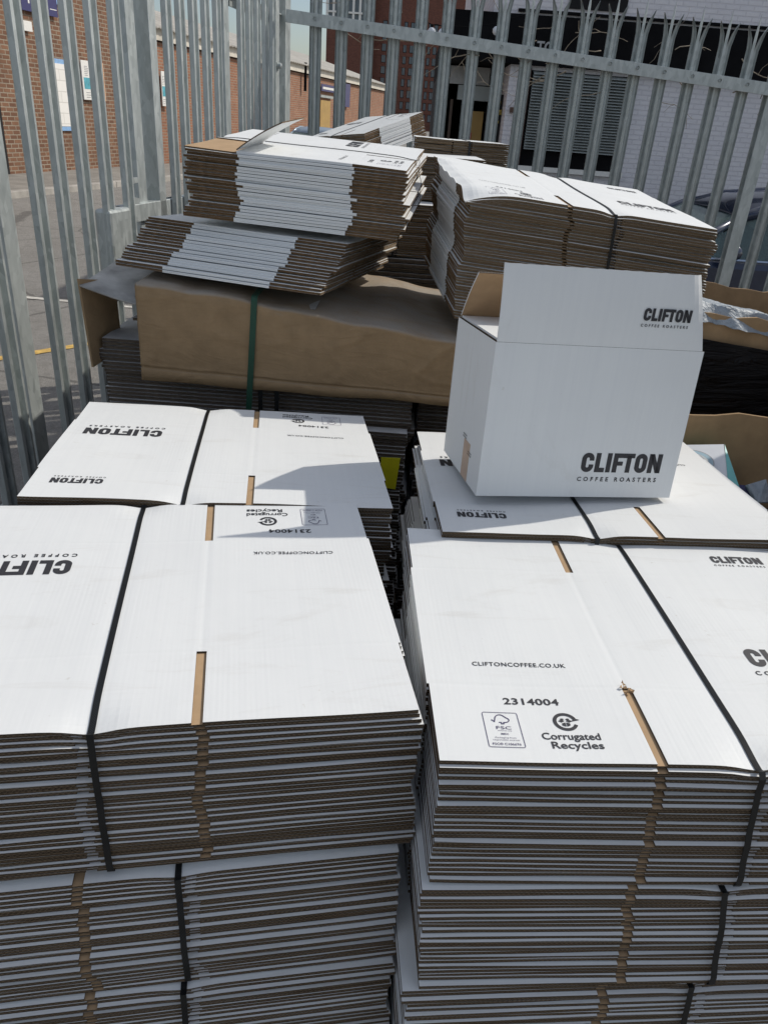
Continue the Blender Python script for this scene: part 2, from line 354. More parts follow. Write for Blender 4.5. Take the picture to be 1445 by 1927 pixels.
# ------------------------------------------------------------------ lettering
def text_geo(s, size, x, y, bold=0.0, sx=1.0, spacing=1.0, align='LEFT'):
    cu = bpy.data.curves.new('t', 'FONT'); cu.body = s; cu.size = size; cu.offset = bold * size; cu.space_character = spacing
    cu.align_x = align; cu.resolution_u = 3
    o = bpy.data.objects.new('t', cu); COL.objects.link(o)
    bpy.context.view_layer.update()
    me = bpy.data.meshes.new_from_object(o.evaluated_get(bpy.context.evaluated_depsgraph_get()))
    vs = [(v.co.x * sx + x, v.co.y + y, 0.0) for v in me.vertices]; fs = [tuple(p.vertices) for p in me.polygons]
    bpy.data.objects.remove(o); bpy.data.curves.remove(cu); bpy.data.meshes.remove(me)
    return vs, fs
def fit_text(s, x0, x1, y, cap, bold=0.0, spacing=1.0):
    size = cap / 0.73
    vs, fs = text_geo(s, size, 0, 0, bold, 1.0, spacing)
    a = min(v[0] for v in vs); b = max(v[0] for v in vs); k = (x1 - x0) / (b - a)
    return [((v[0] - a) * k + x0, v[1] + y, 0) for v in vs], fs
def arc(cx, cy, rx, ry, a0, a1, n=8):
    return [(cx + rx * math.cos(rad(a0 + (a1 - a0) * i / n)), cy + ry * math.sin(rad(a0 + (a1 - a0) * i / n))) for i in range(n + 1)]
def ribbon(pts, w, closed=False):
    n = len(pts); vs = []
    for i in range(n):
        p = Vector(pts[i]); a = Vector(pts[(i - 1) % n] if (closed or i) else pts[i]); b = Vector(pts[(i + 1) % n] if (closed or i < n - 1) else pts[i])
        d1 = (p - a); d2 = (b - p)
        if d1.length < 1e-9: d1 = d2
        if d2.length < 1e-9: d2 = d1
        d1.normalize(); d2.normalize(); t = (d1 + d2).normalized(); nr = Vector((-t.y, t.x)); k = w / 2 / max(0.4, nr.dot(Vector((-d1.y, d1.x))))
        vs += [(p.x + nr.x * k, p.y + nr.y * k, 0), (p.x - nr.x * k, p.y - nr.y * k, 0)]
    fs = [(2 * i, 2 * i + 1, (2 * i + 3) % (2 * n), (2 * i + 2) % (2 * n)) for i in range(n if closed else n - 1)]
    return vs, fs
def logo(x0, x1, y, cap):
    out = []; sw = 0.235
    def add(g, ox): out.append(([(v[0] + ox, v[1], 0) for v in g[0]], g[1]))
    h = sw / 2; ox = 0
    C = [(.50, .60), (.50, .68)] + arc(.31, .69, .19, 1 - h - .69, 0, 90, 6)[1:] + arc(.31, .69, .19, 1 - h - .69, 90, 180, 6)[1:] + arc(.31, .31, .19, .31 - h, 180, 270, 6) + arc(.31, .31, .19, .31 - h, 270, 360, 6)[1:] + [(.50, .40)]
    add(ribbon(C, sw), ox); ox += .70
    add(ribbon([(h, 1), (h, h), (.50, h)], sw), ox); ox += .57
    add(ribbon([(h, 0), (h, 1)], sw), ox); ox += .33
    add(ribbon([(h, 0), (h, 1 - h), (1.08, 1 - h)], sw), ox); add(ribbon([(h + .1, .47), (.50, .47)], sw * .9), ox)
    add(ribbon([(.80, 0), (.80, 1 - h)], sw), ox); ox += 1.13
    add(ribbon(arc(.31, .69, .19, 1 - h - .69, 0, 180, 12) + arc(.31, .31, .19, .31 - h, 180, 360, 12), sw, True), ox); ox += .70
    add(ribbon([(h, 0), (h, 1)], sw), ox); add(ribbon([(.56, 0), (.56, 1)], sw), ox)
    add(([(.02, 1, 0), (.25, 1, 0), (.66, 0, 0), (.43, 0, 0)], [(0, 3, 2, 1)]), ox); ox += .68
    k = (x1 - x0) / ox
    return [([(v[0] * k + x0, v[1] * cap + y, 0) for v in vs], fs) for vs, fs in out]
def logo_full(x0, x1, y, cap):
    g = logo(x0, x1, y, cap)
    g.append(fit_text('COFFEE ROASTERS', x0 - cap * .08, x1 - cap * .1, y - cap * 0.47, cap * 0.22, 0.028, 1.75))
    return g
def recycle_mark():
    g = []; cx, cy, r = .1700, .0695, .0135
    g.append(ribbon(arc(cx, cy, r, r, 22, 338, 32), .0046))
    g.append(([(cx + r + .0055, cy + .0035, 0), (cx + r - .0015, cy + .0065, 0), (cx + r - .0060, cy + .0005, 0)], [(0, 1, 2)]))
    for sx in (-1, 1):
        g.append(([(cx + sx * .0006, cy + .0016, 0), (cx + sx * .0046, cy + .0038, 0), (cx + sx * .0092, cy + .0014, 0), (cx + sx * .0050, cy - .0012, 0)], [(0, 1, 2, 3)]))
        g.append(([(cx + sx * .0006, cy + .0046, 0), (cx + sx * .0034, cy + .0062, 0), (cx + sx * .0066, cy + .0048, 0), (cx + sx * .0030, cy + .0030, 0)], [(0, 1, 2, 3)]))
        g.append(([(cx + sx * .0006, cy - .0010, 0), (cx + sx * .0052, cy - .0030, 0), (cx + sx * .0052, cy - .0062, 0), (cx + sx * .0006, cy - .0086, 0)], [(0, 1, 2, 3)]))
    g.append(fit_text('Corrugated', .134, .207, .0385, .0118, 0.016)); g.append(fit_text('Recycles', .143, .207, .0235, .0118, 0.016))
    return g
def fsc_print():
    x0, x1, y0, y1, r = .0655, .1100, .0235, .0835, .0025
    g = [ribbon(arc(x1 - r, y1 - r, r, r, 0, 90, 4) + arc(x0 + r, y1 - r, r, r, 90, 180, 4) + arc(x0 + r, y0 + r, r, r, 180, 270, 4) + arc(x1 - r, y0 + r, r, r, 270, 360, 4), .0008, True)]
    cx, cy = .0885, .0700
    tree = [(cx - .0130, cy + .0005), (cx - .0095, cy - .0030), (cx - .0075, cy + .0050)] + arc(cx - .001, cy + .0045, .0060, .0050, 170, 60, 6) + arc(cx + .0050, cy + .0005, .0046, .0040, 70, -60, 6) + [(cx + .0045, cy - .0040), (cx + .0020, cy - .0040), (cx + .0020, cy - .0065), (cx - .0010, cy - .0065), (cx - .0010, cy - .0040), (cx - .0040, cy - .0040)]
    g.append(ribbon(tree, .0013))
    g.append(fit_text('FSC', .0795, .0985, .0540, .0055)); g.append(fit_text('www.fsc.org', .0805, .0980, .0508, .0019))
    g.append(fit_text('MIX', .0840, .0935, .0445, .0030, .01)); g.append(fit_text('Packaging from', .0755, .1015, .0385, .0023)); g.append(fit_text('responsible sources', .0720, .1050, .0347, .0023))
    g.append(fit_text('FSC\u00ae C106676', .0705, .1055, .0270, .0038, .01))
    return g
PRINTS = [('printed_logo', logo_full(.4735, .638, .190, .040), M_INK), ('printed_logo', logo_full(.5425, .636, .480, .0225), M_INK),
    ('printed_web_address', [fit_text('CLIFTONCOFFEE.CO.UK', .067, .198, .176, .0085, 0.012, 1.1)], M_INK), ('printed_number', [fit_text('2314004', .097, .170, .100, .0120, 0.022, 1.05)], M_INK),
    ('recycling_mark', recycle_mark(), M_INK), ('forestry_mark', fsc_print(), M_INKP)]
def print_obj(name, geos, f, mat_, parent, S=1.0):
    mb = MB()
    for vs, fs in geos: mb.add([f(v[0], v[1]) for v in vs], fs)
    return mb.build(name, mat_, parent, recalc=False)

# ------------------------------------------------------------------ flat packed box and strapped bundle
def sheet(t_, S=1.0, disp=None, lift=False, step=None, hide=None):
    """two glued layers of board, each with a slot between its flaps; returns MB with materials white, kraft, flute edge, plain edge"""
    mb = MB(); g = .0066; ins = .003
    def refine(a, st):
        if not st: return a
        o = [a[0]]
        for p, q in zip(a, a[1:]):
            n = max(1, int(round((q - p) / st))); o += [p + (q - p) * k / n for k in range(1, n + 1)]
        return o
    for lay in (0, 1):
        wd = W_ if lay == 1 else L_
        bx = [0, ins, wd - g, wd + g, X_ - ins, X_]; by = [0, FP, FP + H_, D_]
        xs = refine(bx, step); ys = refine(by, step)
        z0 = lay * (t_ + GAPL); z1 = z0 + t_
        nx, ny = len(xs) - 1, len(ys) - 1
        def on(i, j):
            if i < 0 or j < 0 or i >= nx or j >= ny: return False
            cx = (xs[i] + xs[i + 1]) / 2; cy = (ys[j] + ys[j + 1]) / 2
            if lay and lift and cy > FP + H_ and cx < W_: return False
            if FP < cy < FP + H_: return True
            return (ins < cx < wd - g) or (wd + g < cx < X_ - ins)
        idx = {}
        vs = []; fs = []; mi = []
        def vid(i, j, k):
            if (i, j, k) not in idx:
                x, y = xs[i], ys[j]; z = z1 if k else z0
                dz = disp(x, y, z) if disp else 0.0
                rag = 0.0
                idx[(i, j, k)] = len(vs); vs.append((x * S, (y + rag) * S, z + dz))
            return idx[(i, j, k)]
        for i in range(nx):
            for j in range(ny):
                if not on(i, j): continue
                fs.append((vid(i, j, 1), vid(i + 1, j, 1), vid(i + 1, j + 1, 1), vid(i, j + 1, 1))); mi.append(0 if lay else 1)
                fs.append((vid(i, j, 0), vid(i, j + 1, 0), vid(i + 1, j + 1, 0), vid(i + 1, j, 0))); mi.append(1 if lay else 0)
                main = FP < (ys[j] + ys[j + 1]) / 2 < FP + H_
                if not on(i, j - 1): fs.append((vid(i, j, 0), vid(i + 1, j, 0), vid(i + 1, j, 1), vid(i, j, 1))); mi.append(2)
                if not on(i, j + 1): fs.append((vid(i, j + 1, 0), vid(i, j + 1, 1), vid(i + 1, j + 1, 1), vid(i + 1, j + 1, 0))); mi.append(2)
                if not on(i - 1, j): fs.append((vid(i, j, 0), vid(i, j, 1), vid(i, j + 1, 1), vid(i, j + 1, 0))); mi.append(0 if main else 3)
                if not on(i + 1, j): fs.append((vid(i + 1, j, 0), vid(i + 1, j + 1, 0), vid(i + 1, j + 1, 1), vid(i + 1, j, 1))); mi.append(0 if main else 3)
        mb.add(vs, fs, mi)
    return mb
SHARED = {}
def shared_sheet(t_, S, tilt):
    k = (t_, S, tilt)
    if k not in SHARED:
        r = random.Random(int(t_ * 1e5) * 17 + int(S * 100) * 3 + tilt)
        a, b = r.uniform(-.0008, .0008), r.uniform(-.0008, .0008)
        p1, p2, p3 = r.uniform(0, 6), r.uniform(0, 6), r.uniform(0, 6); am = r.uniform(.0004, .0013)
        wav = lambda x, y, z: am * (math.sin(x * 9 + p1) + .6 * math.sin(x * 23 + p2) * math.cos(y * 6 + p3)) + (.0012 * math.sin(p3) if x < .05 and y < .05 else 0)
        SHARED[k] = sheet(t_, S, wav, False, .055).mesh('flat_box', (M_WHITE, M_KRAFT) + edges(t_))
    return SHARED[k]
def poseM(yaw, pitch, roll, t):
    return T(t, rad(yaw), rad(pitch), rad(roll))
def bundle(label, M, n, h, t_=T_FAT, S=1.0, seed=1, jit=(.0022, .0034, .15), shear=(0, 0), strap_x=.389, prints=True, lift=False, group=None, turned=False, dent=1.0, top_dense=True, strap=True, crush=0.0, steps=(), strap_dy=0.0):
    """M: frame of the top sheet (origin at its corner, top surface z=0). Boxes go down over height h."""
    r = random.Random(seed)
    Mb = M @ Matrix.Translation((0, 0, -h))
    root = empty('flat_box_bundle', Mb.to_translation(), Mb.to_euler(), label, 'box bundle', group)
    pitch = h / n; th = 2 * t_ + GAPL
    def fx(x, y, amt):
        e = min(y, D_ - y) if y >= 0 else 0
        d = -0.0085 * dent * amt * math.exp(-((x - strap_x) / .030) ** 2) * math.exp(-(e / .035) ** 2)
        d += -0.0012 * dent * amt * math.exp(-((x - strap_x) / .016) ** 2)
        if crush: d -= crush * amt * (math.exp(-((x / .075) ** 2 + (y / .05) ** 2)) + .35 * math.exp(-(x / .022) ** 2) * (y < .5) + .10 * math.sin(y * 60) * math.exp(-(x / .03) ** 2))
        d += amt * 0.0011 * (math.sin(x * 21 + seed) * math.sin(y * 13 + 2 * seed) - 0.4)
        return d
    ox, oy = 0.0, 0.0; ylist = []
    run = 0
    rec = []
    for k in range(n):                                   # k = 0 topmost
        z = h - k * pitch - th + (0 if k == 0 else r.uniform(-.0007, .0007))
        if k:
            ox += r.gauss(0, jit[0] * .6); ox *= .93
            dy = r.choice((0, 0, 1)) * abs(r.gauss(0, jit[1])); run = run * 0.6 + r.gauss(0, jit[1] * .5)
            oy = max(-.009, min(.006, run)) - dy * 0.8 - (r.uniform(.002, .0045) if r.random() < .14 else 0)
        zz = 0
        for (kk, sx_, sy_) in steps:
            if k >= kk: zz += 1; 
        px = ox * S + shear[0] * k + sum(s_[1] for s_ in steps if k >= s_[0]); py = oy * S + shear[1] * k + sum(s_[2] for s_ in steps if k >= s_[0])
        amt = max(0.0, 1 - k / 5) if top_dense else 0
        amtb = max(0.0, 1 - (n - 1 - k) / 4) * 0.7
        if amt > 0 and k < 4:
            me = sheet(t_, S, lambda x, y, zq: fx(x, y, amt), lift and k == 0, .012 if k == 0 else .02).mesh('flat_box', (M_WHITE, M_KRAFT) + edges(t_))
        else: me = shared_sheet(t_, S, r.randrange(9))
        o = link(bpy.data.objects.new('flat_box', me), root)
        rec.append((z + th / 2, px, py)); o.location = (px, py, z); o.rotation_euler = (0, 0, rad(r.gauss(0, jit[2]) if k else 0))
        if k == 0 and prints:
            for nm, geos, mt in PRINTS:
                print_obj(nm, geos, lambda x, y: (x * S, y * S, th + fx(x, y, 1) + .0006), mt, o)
        if k == 0 and lift:
            o['label'] = 'topmost flat box with one flap lifted'
            fl = MB(); p = []
            for i in range(9):
                a = i / 8; ang = rad(38 + 12 * a); 
                p.append(a)
            # curled flap hinged on y = FP+H_, folded over towards the middle of the box
            y, zc = FP + H_, th; ang = 142; vs = []; prof = [(y, zc)]
            for i in range(8):
                y += math.cos(rad(ang)) * FP / 8; zc += math.sin(rad(ang)) * FP / 8; ang += 1.6; prof.append((y, zc))
            off = [(-.003 * math.sin(0), 0)] * 9
            for (yy, zz_) in prof: vs += [(.003 * S, yy * S, zz_), ((W_ - .004) * S, yy * S, zz_)]
            nn = len(vs)
            nv = []
            for i, (yy, zz_) in enumerate(prof):
                a, b = prof[max(0, i - 1)], prof[min(8, i + 1)]; tx, tz = b[0] - a[0], b[1] - a[1]; l = math.hypot(tx, tz)
                nv += [(.003 * S, yy * S - tz / l * t_ * -1, zz_ + tx / l * t_ * -1), ((W_ - .004) * S, yy * S - tz / l * t_ * -1, zz_ + tx / l * t_ * -1)]
            fs = [(2 * i, 2 * i + 1, 2 * i + 3, 2 * i + 2) for i in range(8)] + [(nn + 2 * i, nn + 2 * i + 2, nn + 2 * i + 3, nn + 2 * i + 1) for i in range(8)]
            mi = [0] * 8 + [1] * 8
            for i in range(8): fs += [(2 * i, 2 * i + 2, nn + 2 * i + 2, nn + 2 * i), (2 * i + 1, nn + 2 * i + 1, nn + 2 * i + 3, 2 * i + 3)]; mi += [3, 3]
            fs.append((16, 17, nn + 17, nn + 16)); mi.append(2)
            fl.add(vs + nv, fs, mi).build('lifted_flap', (M_WHITE, M_KRAFT) + edges(t_), o, recalc=False)
    if strap:
        # strap loop: across the top, down the front and back, under the bottom
        sw = .0080; tk = .0009; path = []
        NY = 40
        for i in range(NY + 1):
            y = D_ * i / NY; path.append((y * S, h + fx(strap_x, y, 1) + .0009))
        def hull(k, sgn): w_ = rec[max(0, k - 3):k + 4]; return (min if sgn < 0 else max)(q[2] for q in w_)
        ks = sorted(set([0] + [int((n - 1) * q) for q in (.08, .2, .35, .5, .65, .8, .92)] + [n - 1]))
        back = [(D_ * S + hull(k, 1) + .0012, rec[k][0]) for k in ks]; frnt = [(hull(k, -1) - .0022, rec[k][0]) for k in ks]
        path = path + back + [(D_ * S + rec[-1][2], -.0012), (rec[-1][2], -.0012)] + frnt[::-1]
        dxat = lambda z: 0.0 if z > h - .001 else shear[0] * n * (1 - max(0, z) / h)
        vs = []; cnt = len(path)
        for i, (y, z) in enumerate(path):
            a, b = Vector(path[i - 1]), Vector(path[(i + 1) % cnt]); d = (b - a).normalized(); nr = Vector((-d.y, d.x))
            dxx = dxat(z)
            for s_ in (-1, 1):
                for q in (0, 1):
                    vs.append((strap_x * S + dxx + s_ * sw / 2, y + nr.x * tk * q, z + nr.y * tk * q))
        fs = []
        for i in range(cnt):
            a = 4 * i; b = 4 * ((i + 1) % cnt)
            fs += [(a, b, b + 2, a + 2), (a + 1, a + 3, b + 3, b + 1), (a, a + 1, b + 1, b), (a + 2, b + 2, b + 3, a + 3)]
        MB().add(vs, fs).build('strap', M_STRAP, root)
    return root

G_FL = 'strapped bundles of white flat-packed boxes'
FL = poseM(191.7, .1, -.7, (-.051, 1.276, .975)); FR = poseM(4.2, -.3, -.1, (.083, .650, .964))
BL = poseM(189.0, 2.7, -2.0, (-.069, 1.831, .945)); BR = poseM(184.1, 3.2, .9, (.737, 1.802, .953))
def level(M, yaw, z): t = M.to_translation(); return T((t.x, t.y, z), rad(yaw))
V = .16                                                   # lower sheets stand proud of the ones above, towards the viewer
def corner(right, yaw): c = Vector(right); return T((c.x - X_ * math.cos(rad(yaw)), c.y - X_ * math.sin(rad(yaw)), c.z), rad(yaw))
def sh(h, n, kx, ky, rot=False): k = h / n; return ((-kx * k, ky * k) if rot else (kx * k, -ky * k))
bundle('top bundle of the front left stack, upside-down logo cut by the frame edge', FL, 30, .206, T_FAT, seed=3, group=G_FL, jit=(.0035, .0022, .12), shear=sh(.206, 30, .05, .17, True), dent=.7)
bundle('second bundle down in the front left stack, black strap near its middle', corner((.056, .681, .765), 11.5), 26, .180, T_FAT, seed=14, group=G_FL, jit=(.004, .0016, .1), dent=.5, shear=sh(.18, 26, .03, V), prints=False)
bundle('third bundle down in the front left stack, cut by the lower frame edge', corner((.062, .647, .582), 11), 30, .205, T_FAT, seed=25, group=G_FL, jit=(.003, .0016, .1), dent=.5, shear=sh(.205, 30, .0, .10), prints=False)
bundle('bottom bundle of the front left stack, on the pallet', corner((.060, .630, .374), 11), 31, .225, T_FAT, seed=26, group=G_FL, prints=False, top_dense=False)
bundle('top bundle of the front right stack, its printing the right way up', FR, 25, .175, T_FAT, seed=5, group=G_FL, jit=(.003, .0018, .12), shear=sh(.175, 25, .04, V), dent=.7)
bundle('second bundle down in the front right stack, between two others', T((.078, .612, .786), rad(5)), 22, .153, T_FAT, seed=16, group=G_FL, jit=(.004, .0017, .15), dent=.6, shear=sh(.153, 22, .06, V), prints=False)
bundle('third bundle down in the front right stack, just above the lower frame edge', T((.066, .580, .630), rad(6)), 25, .175, T_FAT, seed=27, group=G_FL, jit=(.005, .0017, .15), dent=.6, shear=sh(.175, 25, .04, .1), prints=False)
bundle('fourth bundle down in the front right stack, second from the pallet', T((.07, .575, .452), rad(5)), 22, .150, T_FAT, seed=38, group=G_FL, prints=False, top_dense=False)
bundle('bottom bundle of the front right stack, on the pallet', T((.07, .580, .299), rad(5)), 21, .150, T_FAT, seed=39, group=G_FL, prints=False, top_dense=False)
bundle('top bundle of the rear left stack, two upside-down logos in full sun', BL, 25, .178, T_FAT, seed=41, group=G_FL, jit=(.006, .0030, .2), dent=.7)
bundle('top bundle of the rear right stack, under the made-up white box', BR, 25, .178, T_FAT, seed=51, group=G_FL, jit=(.009, .003, .5), dent=.7)
for M_, yw, side, sd in ((BL, 189, 'left', 60), (BR, 184.1, 'right', 80)):
    for k, (what, zt, hh) in enumerate((('second bundle down in the rear %s stack, mostly in shadow', .757, .20), ('third bundle down in the rear %s stack, in deep shadow', .554, .20), ('bottom bundle of the rear %s stack, on the pallet', .351, .20))):
        bundle(what % side, level(M_, yw, zt) @ Matrix.Translation((-.008 * (k % 2), -.01, 0)), 28, hh, T_FAT, seed=sd + k, group=G_FL, jit=(.006, .003, .25), prints=False, top_dense=False)
def torn(parent, pts, seed, name='torn_edge'):
    r = random.Random(seed); mb = MB()
    for (x, y, z) in pts:
        for k in range(7):
            a = r.uniform(0, 6.3); s_ = r.uniform(.002, .005); px, py, pz = x + r.gauss(0, .0012), y + r.gauss(0, .0035), z + r.uniform(0, .004)
            c = [(px, py, pz), (px + s_ * math.cos(a), py + s_ * math.sin(a), pz + r.uniform(-.001, .004)), (px + s_ * math.cos(a + 1.2), py + s_ * math.sin(a + 1.2), pz + r.uniform(0, .005)), (px + s_ * .5 * math.cos(a + 2), py + s_ * .5 * math.sin(a + 2), pz + r.uniform(0, .003))]
            mb.add(c, [(0, 1, 2, 3)], 1)
    return mb.build(name, (M_WHITE, M_KRAFT), parent, recalc=False)
for o_ in list(bpy.data.objects):
    if o_.name.startswith('flat_box_bundle') and 'label' in o_:
        tops = [c for c in o_.children if c.name.startswith('flat_box')]; th_ = 2 * T_FAT + GAPL
        if False: torn(tops[0], [(.001, FP + H_ - .004, th_), (.002, FP + H_ + .012, th_ - .002)], 4)
        if o_['label'].startswith('top bundle of the front right'): torn(tops[0], [(W_ - .004, FP - .002, th_), (W_ + .002, FP - .008, th_ - .001)], 5)
# bundles on the brown parcel
def fold_front(yaw, pitch, roll, t, S=1.0):
    return poseM(yaw, pitch, roll, t) @ Matrix.Translation((D_ * S, 0, 0)) @ Matrix.Rotation(rad(90), 4, 'Z')
G_B = 'loose-edged bundles on the rear pallets'
bundle('tall bundle with a lifted cardboard flap on top, folded white edges facing forward', fold_front(-4.3, 2.8, 2.1, (-.572, 2.099, 1.534)), 24, .172, T_THIN, seed=61, jit=(.0035, .009, .35), lift=True, group=G_B, strap_x=.33, dent=.5)
bundle('slumped bundle with stepped edges, between the brown parcel and the flap-topped bundle', fold_front(-11.9, -2.5, 1.7, (-.700, 2.172, 1.346)), 17, .116, T_THIN, seed=62, jit=(.0035, .006, .35), group=G_B, strap_x=.33, prints=False, shear=(-.0085, .0015), strap=False, dent=.3)
bundle('large bundle on the right end of the brown parcel, one front corner crushed', poseM(7.3, 5.0, 5.2, (.142, 2.005, 1.487)), 44, .315, T_THIN, seed=63, crush=.022, jit=(.0035, .0035, .2), group=G_B, steps=((25, -.006, 0),), dent=.7, shear=(.00105, -.0005))
SF = .66
bundle('tilted small bundle against the fence, far behind the others', fold_front(41.6, -5.2, -16.7, (-.216, 3.85, 1.562), SF), 15, .105, T_THIN, S=SF, seed=64, jit=(.003, .004, .5), group=G_B, dent=.3, top_dense=True)
bundle('low bundle by the fence right of the tilted one, thin white top', poseM(2, 0, 1, (.015, 3.35, 1.572)), 14, .10, T_THIN, S=.56, seed=65, jit=(.004, .004, .5), group=G_B, dent=.4, top_dense=False)
bundle('bundle in the gap left of the crushed-corner bundle, upper one', poseM(3, 0, 0, (-.33, 2.99, 1.515)), 20, .148, T_THIN, S=.9, seed=66, jit=(.004, .003, .3), group=G_B, prints=False, top_dense=False)
bundle('bundle in the gap left of the crushed-corner bundle, lower one with a white ledge', poseM(3, 0, 0, (-.42, 2.86, 1.362)), 24, .18, T_THIN, S=.98, seed=67, jit=(.004, .003, .3), group=G_B, prints=False, top_dense=False)

# ------------------------------------------------------------------ made-up box
BOXM = poseM(10.7, -4.2, 1.2, (.174, 1.313, .9905))
box = empty('shipping_box', BOXM.to_translation(), BOXM.to_euler(), 'made-up white box with its lid flap standing up and two black logos', 'box')
tb = .0042
bmats = (M_WALLW, M_KRAFT, edges(T_FAT)[0])
def panel(name, a, b, out_axis, parent=box):
    """thin board: outer faces white, inner kraft, rims kraft edge"""
    mb = MB(); x0, y0, z0 = a; x1, y1, z1 = b
    vs = [(x0, y0, z0), (x1, y0, z0), (x1, y1, z0), (x0, y1, z0), (x0, y0, z1), (x1, y0, z1), (x1, y1, z1), (x0, y1, z1)]
    fs = {'-z': (0, 3, 2, 1), '+z': (4, 5, 6, 7), '-y': (0, 1, 5, 4), '+x': (1, 2, 6, 5), '+y': (2, 3, 7, 6), '-x': (3, 0, 4, 7)}
    opp = {'-z': '+z', '+z': '-z', '-y': '+y', '+y': '-y', '-x': '+x', '+x': '-x'}
    for k, f in fs.items(): mb.add([vs[i] for i in f], [(0, 1, 2, 3)], 0 if k == out_axis else (1 if k == opp[out_axis] else 0 if k[1] != 'z' else 2))
    return mb.build(name, bmats, parent, recalc=False)
body = MB()
panel('front_panel', (0, 0, 0), (L_, tb, H_), '-y'); panel('back_panel', (0, W_ - tb, 0), (L_, W_, H_), '+y')
panel('side_panel', (0, tb + .0005, 0), (tb, W_ - tb - .0005, H_), '-x'); panel('side_panel', (L_ - tb, tb + .0005, 0), (L_, W_ - tb - .0005, H_), '+x')
panel('base_panel', (tb, tb, .001), (L_ - tb, W_ - tb, .001 + tb), '-z')
# standing front flap, leaning out a little and curving at its right end
def flap(name, fn, nu, nv, parent=box, white_first=True):
    mb = MB(); vs = []; 
    P = [[fn(i / nu, j / nv) for j in range(nv + 1)] for i in range(nu + 1)]
    for i in range(nu + 1):
        for j in range(nv + 1):
            a = Vector(P[max(0, i - 1)][j]); b = Vector(P[min(nu, i + 1)][j]); c = Vector(P[i][max(0, j - 1)]); d = Vector(P[i][min(nv, j + 1)])
            n = (b - a).cross(d - c).normalized(); p = Vector(P[i][j]); vs += [tuple(p), tuple(p - n * tb * .9)]
    I = lambda i, j, k: 2 * (i * (nv + 1) + j) + k
    fs = []; mi = []
    for i in range(nu):
        for j in range(nv):
            fs.append((I(i, j, 0), I(i + 1, j, 0), I(i + 1, j + 1, 0), I(i, j + 1, 0))); mi.append(0)
            fs.append((I(i, j, 1), I(i, j + 1, 1), I(i + 1, j + 1, 1), I(i + 1, j, 1))); mi.append(1)
    for i in range(nu):
        fs.append((I(i, 0, 0), I(i, 0, 1), I(i + 1, 0, 1), I(i + 1, 0, 0))); mi.append(0)
        fs.append((I(i, nv, 0), I(i + 1, nv, 0), I(i + 1, nv, 1), I(i, nv, 1))); mi.append(2)
    for j in range(nv):
        fs.append((I(0, j, 0), I(0, j + 1, 0), I(0, j + 1, 1), I(0, j, 1))); mi.append(0)
        fs.append((I(nu, j, 0), I(nu, j, 1), I(nu, j + 1, 1), I(nu, j + 1, 0))); mi.append(0)
    mb.add(vs, fs, mi); return mb.build(name, bmats, parent, recalc=False, smooth=False)
def ffl(u, v):
    x = .002 + u * (L_ - .006); bow = .010 * max(0, (u - .93) / .07) ** 2 * v
    x -= v * (.006 + .028 * u)
    return (x, -.004 * v - .003 * math.sin(v * 3.1) + bow, H_ + .0005 + v * (FP - .001) - .0008 * abs(math.sin(u * 47)) * (v > .99))
fo = flap('front_flap', ffl, 40, 8)
flap('back_flap', lambda u, v: (L_ - .004 - u * (L_ - .008), W_ - .002 - .094 * v + .006 * math.sin(v * 3.1), H_ + .0055 + v * .097), 12, 4)
panel('side_flap', (tb + .001, tb + .004, H_ + .0008), (FP, W_ - tb - .004, H_ + .0008 + tb), '+z')
panel('side_flap', (L_ - FP, tb + .004, H_ + .0008), (L_ - tb - .001, W_ - tb - .004, H_ + .0008 + tb), '+z')
print_obj('printed_logo', logo_full(.203, .3705, .0525, .0395), lambda x, y: (x, -.0006, y), M_INK, box)
print_obj('printed_logo', logo_full(.2665, .3595, .3465, .0225), lambda x, y: (x, ffl((x - .002) / (L_ - .006), (y - H_) / FP)[1] - .0016, y), M_INK, fo)
tp = MB(); tp.box((-.0007, .075, 0.0), (-.0001, .120, .078)); tp.build('tape', M_TAPE, box)
tm = MB()
for (y, z) in ((.118, .080), (.075, .055)):
    for k in range(4): tm.box((-.0011, y - .012 + k * .007, z), (-.0008, y - .009 + k * .007, z + .0025))
    tm.box((-.0011, y - .014, z + .006), (-.0008, y + .012, z + .0072))
tm.build('registration_mark', M_INK, box)

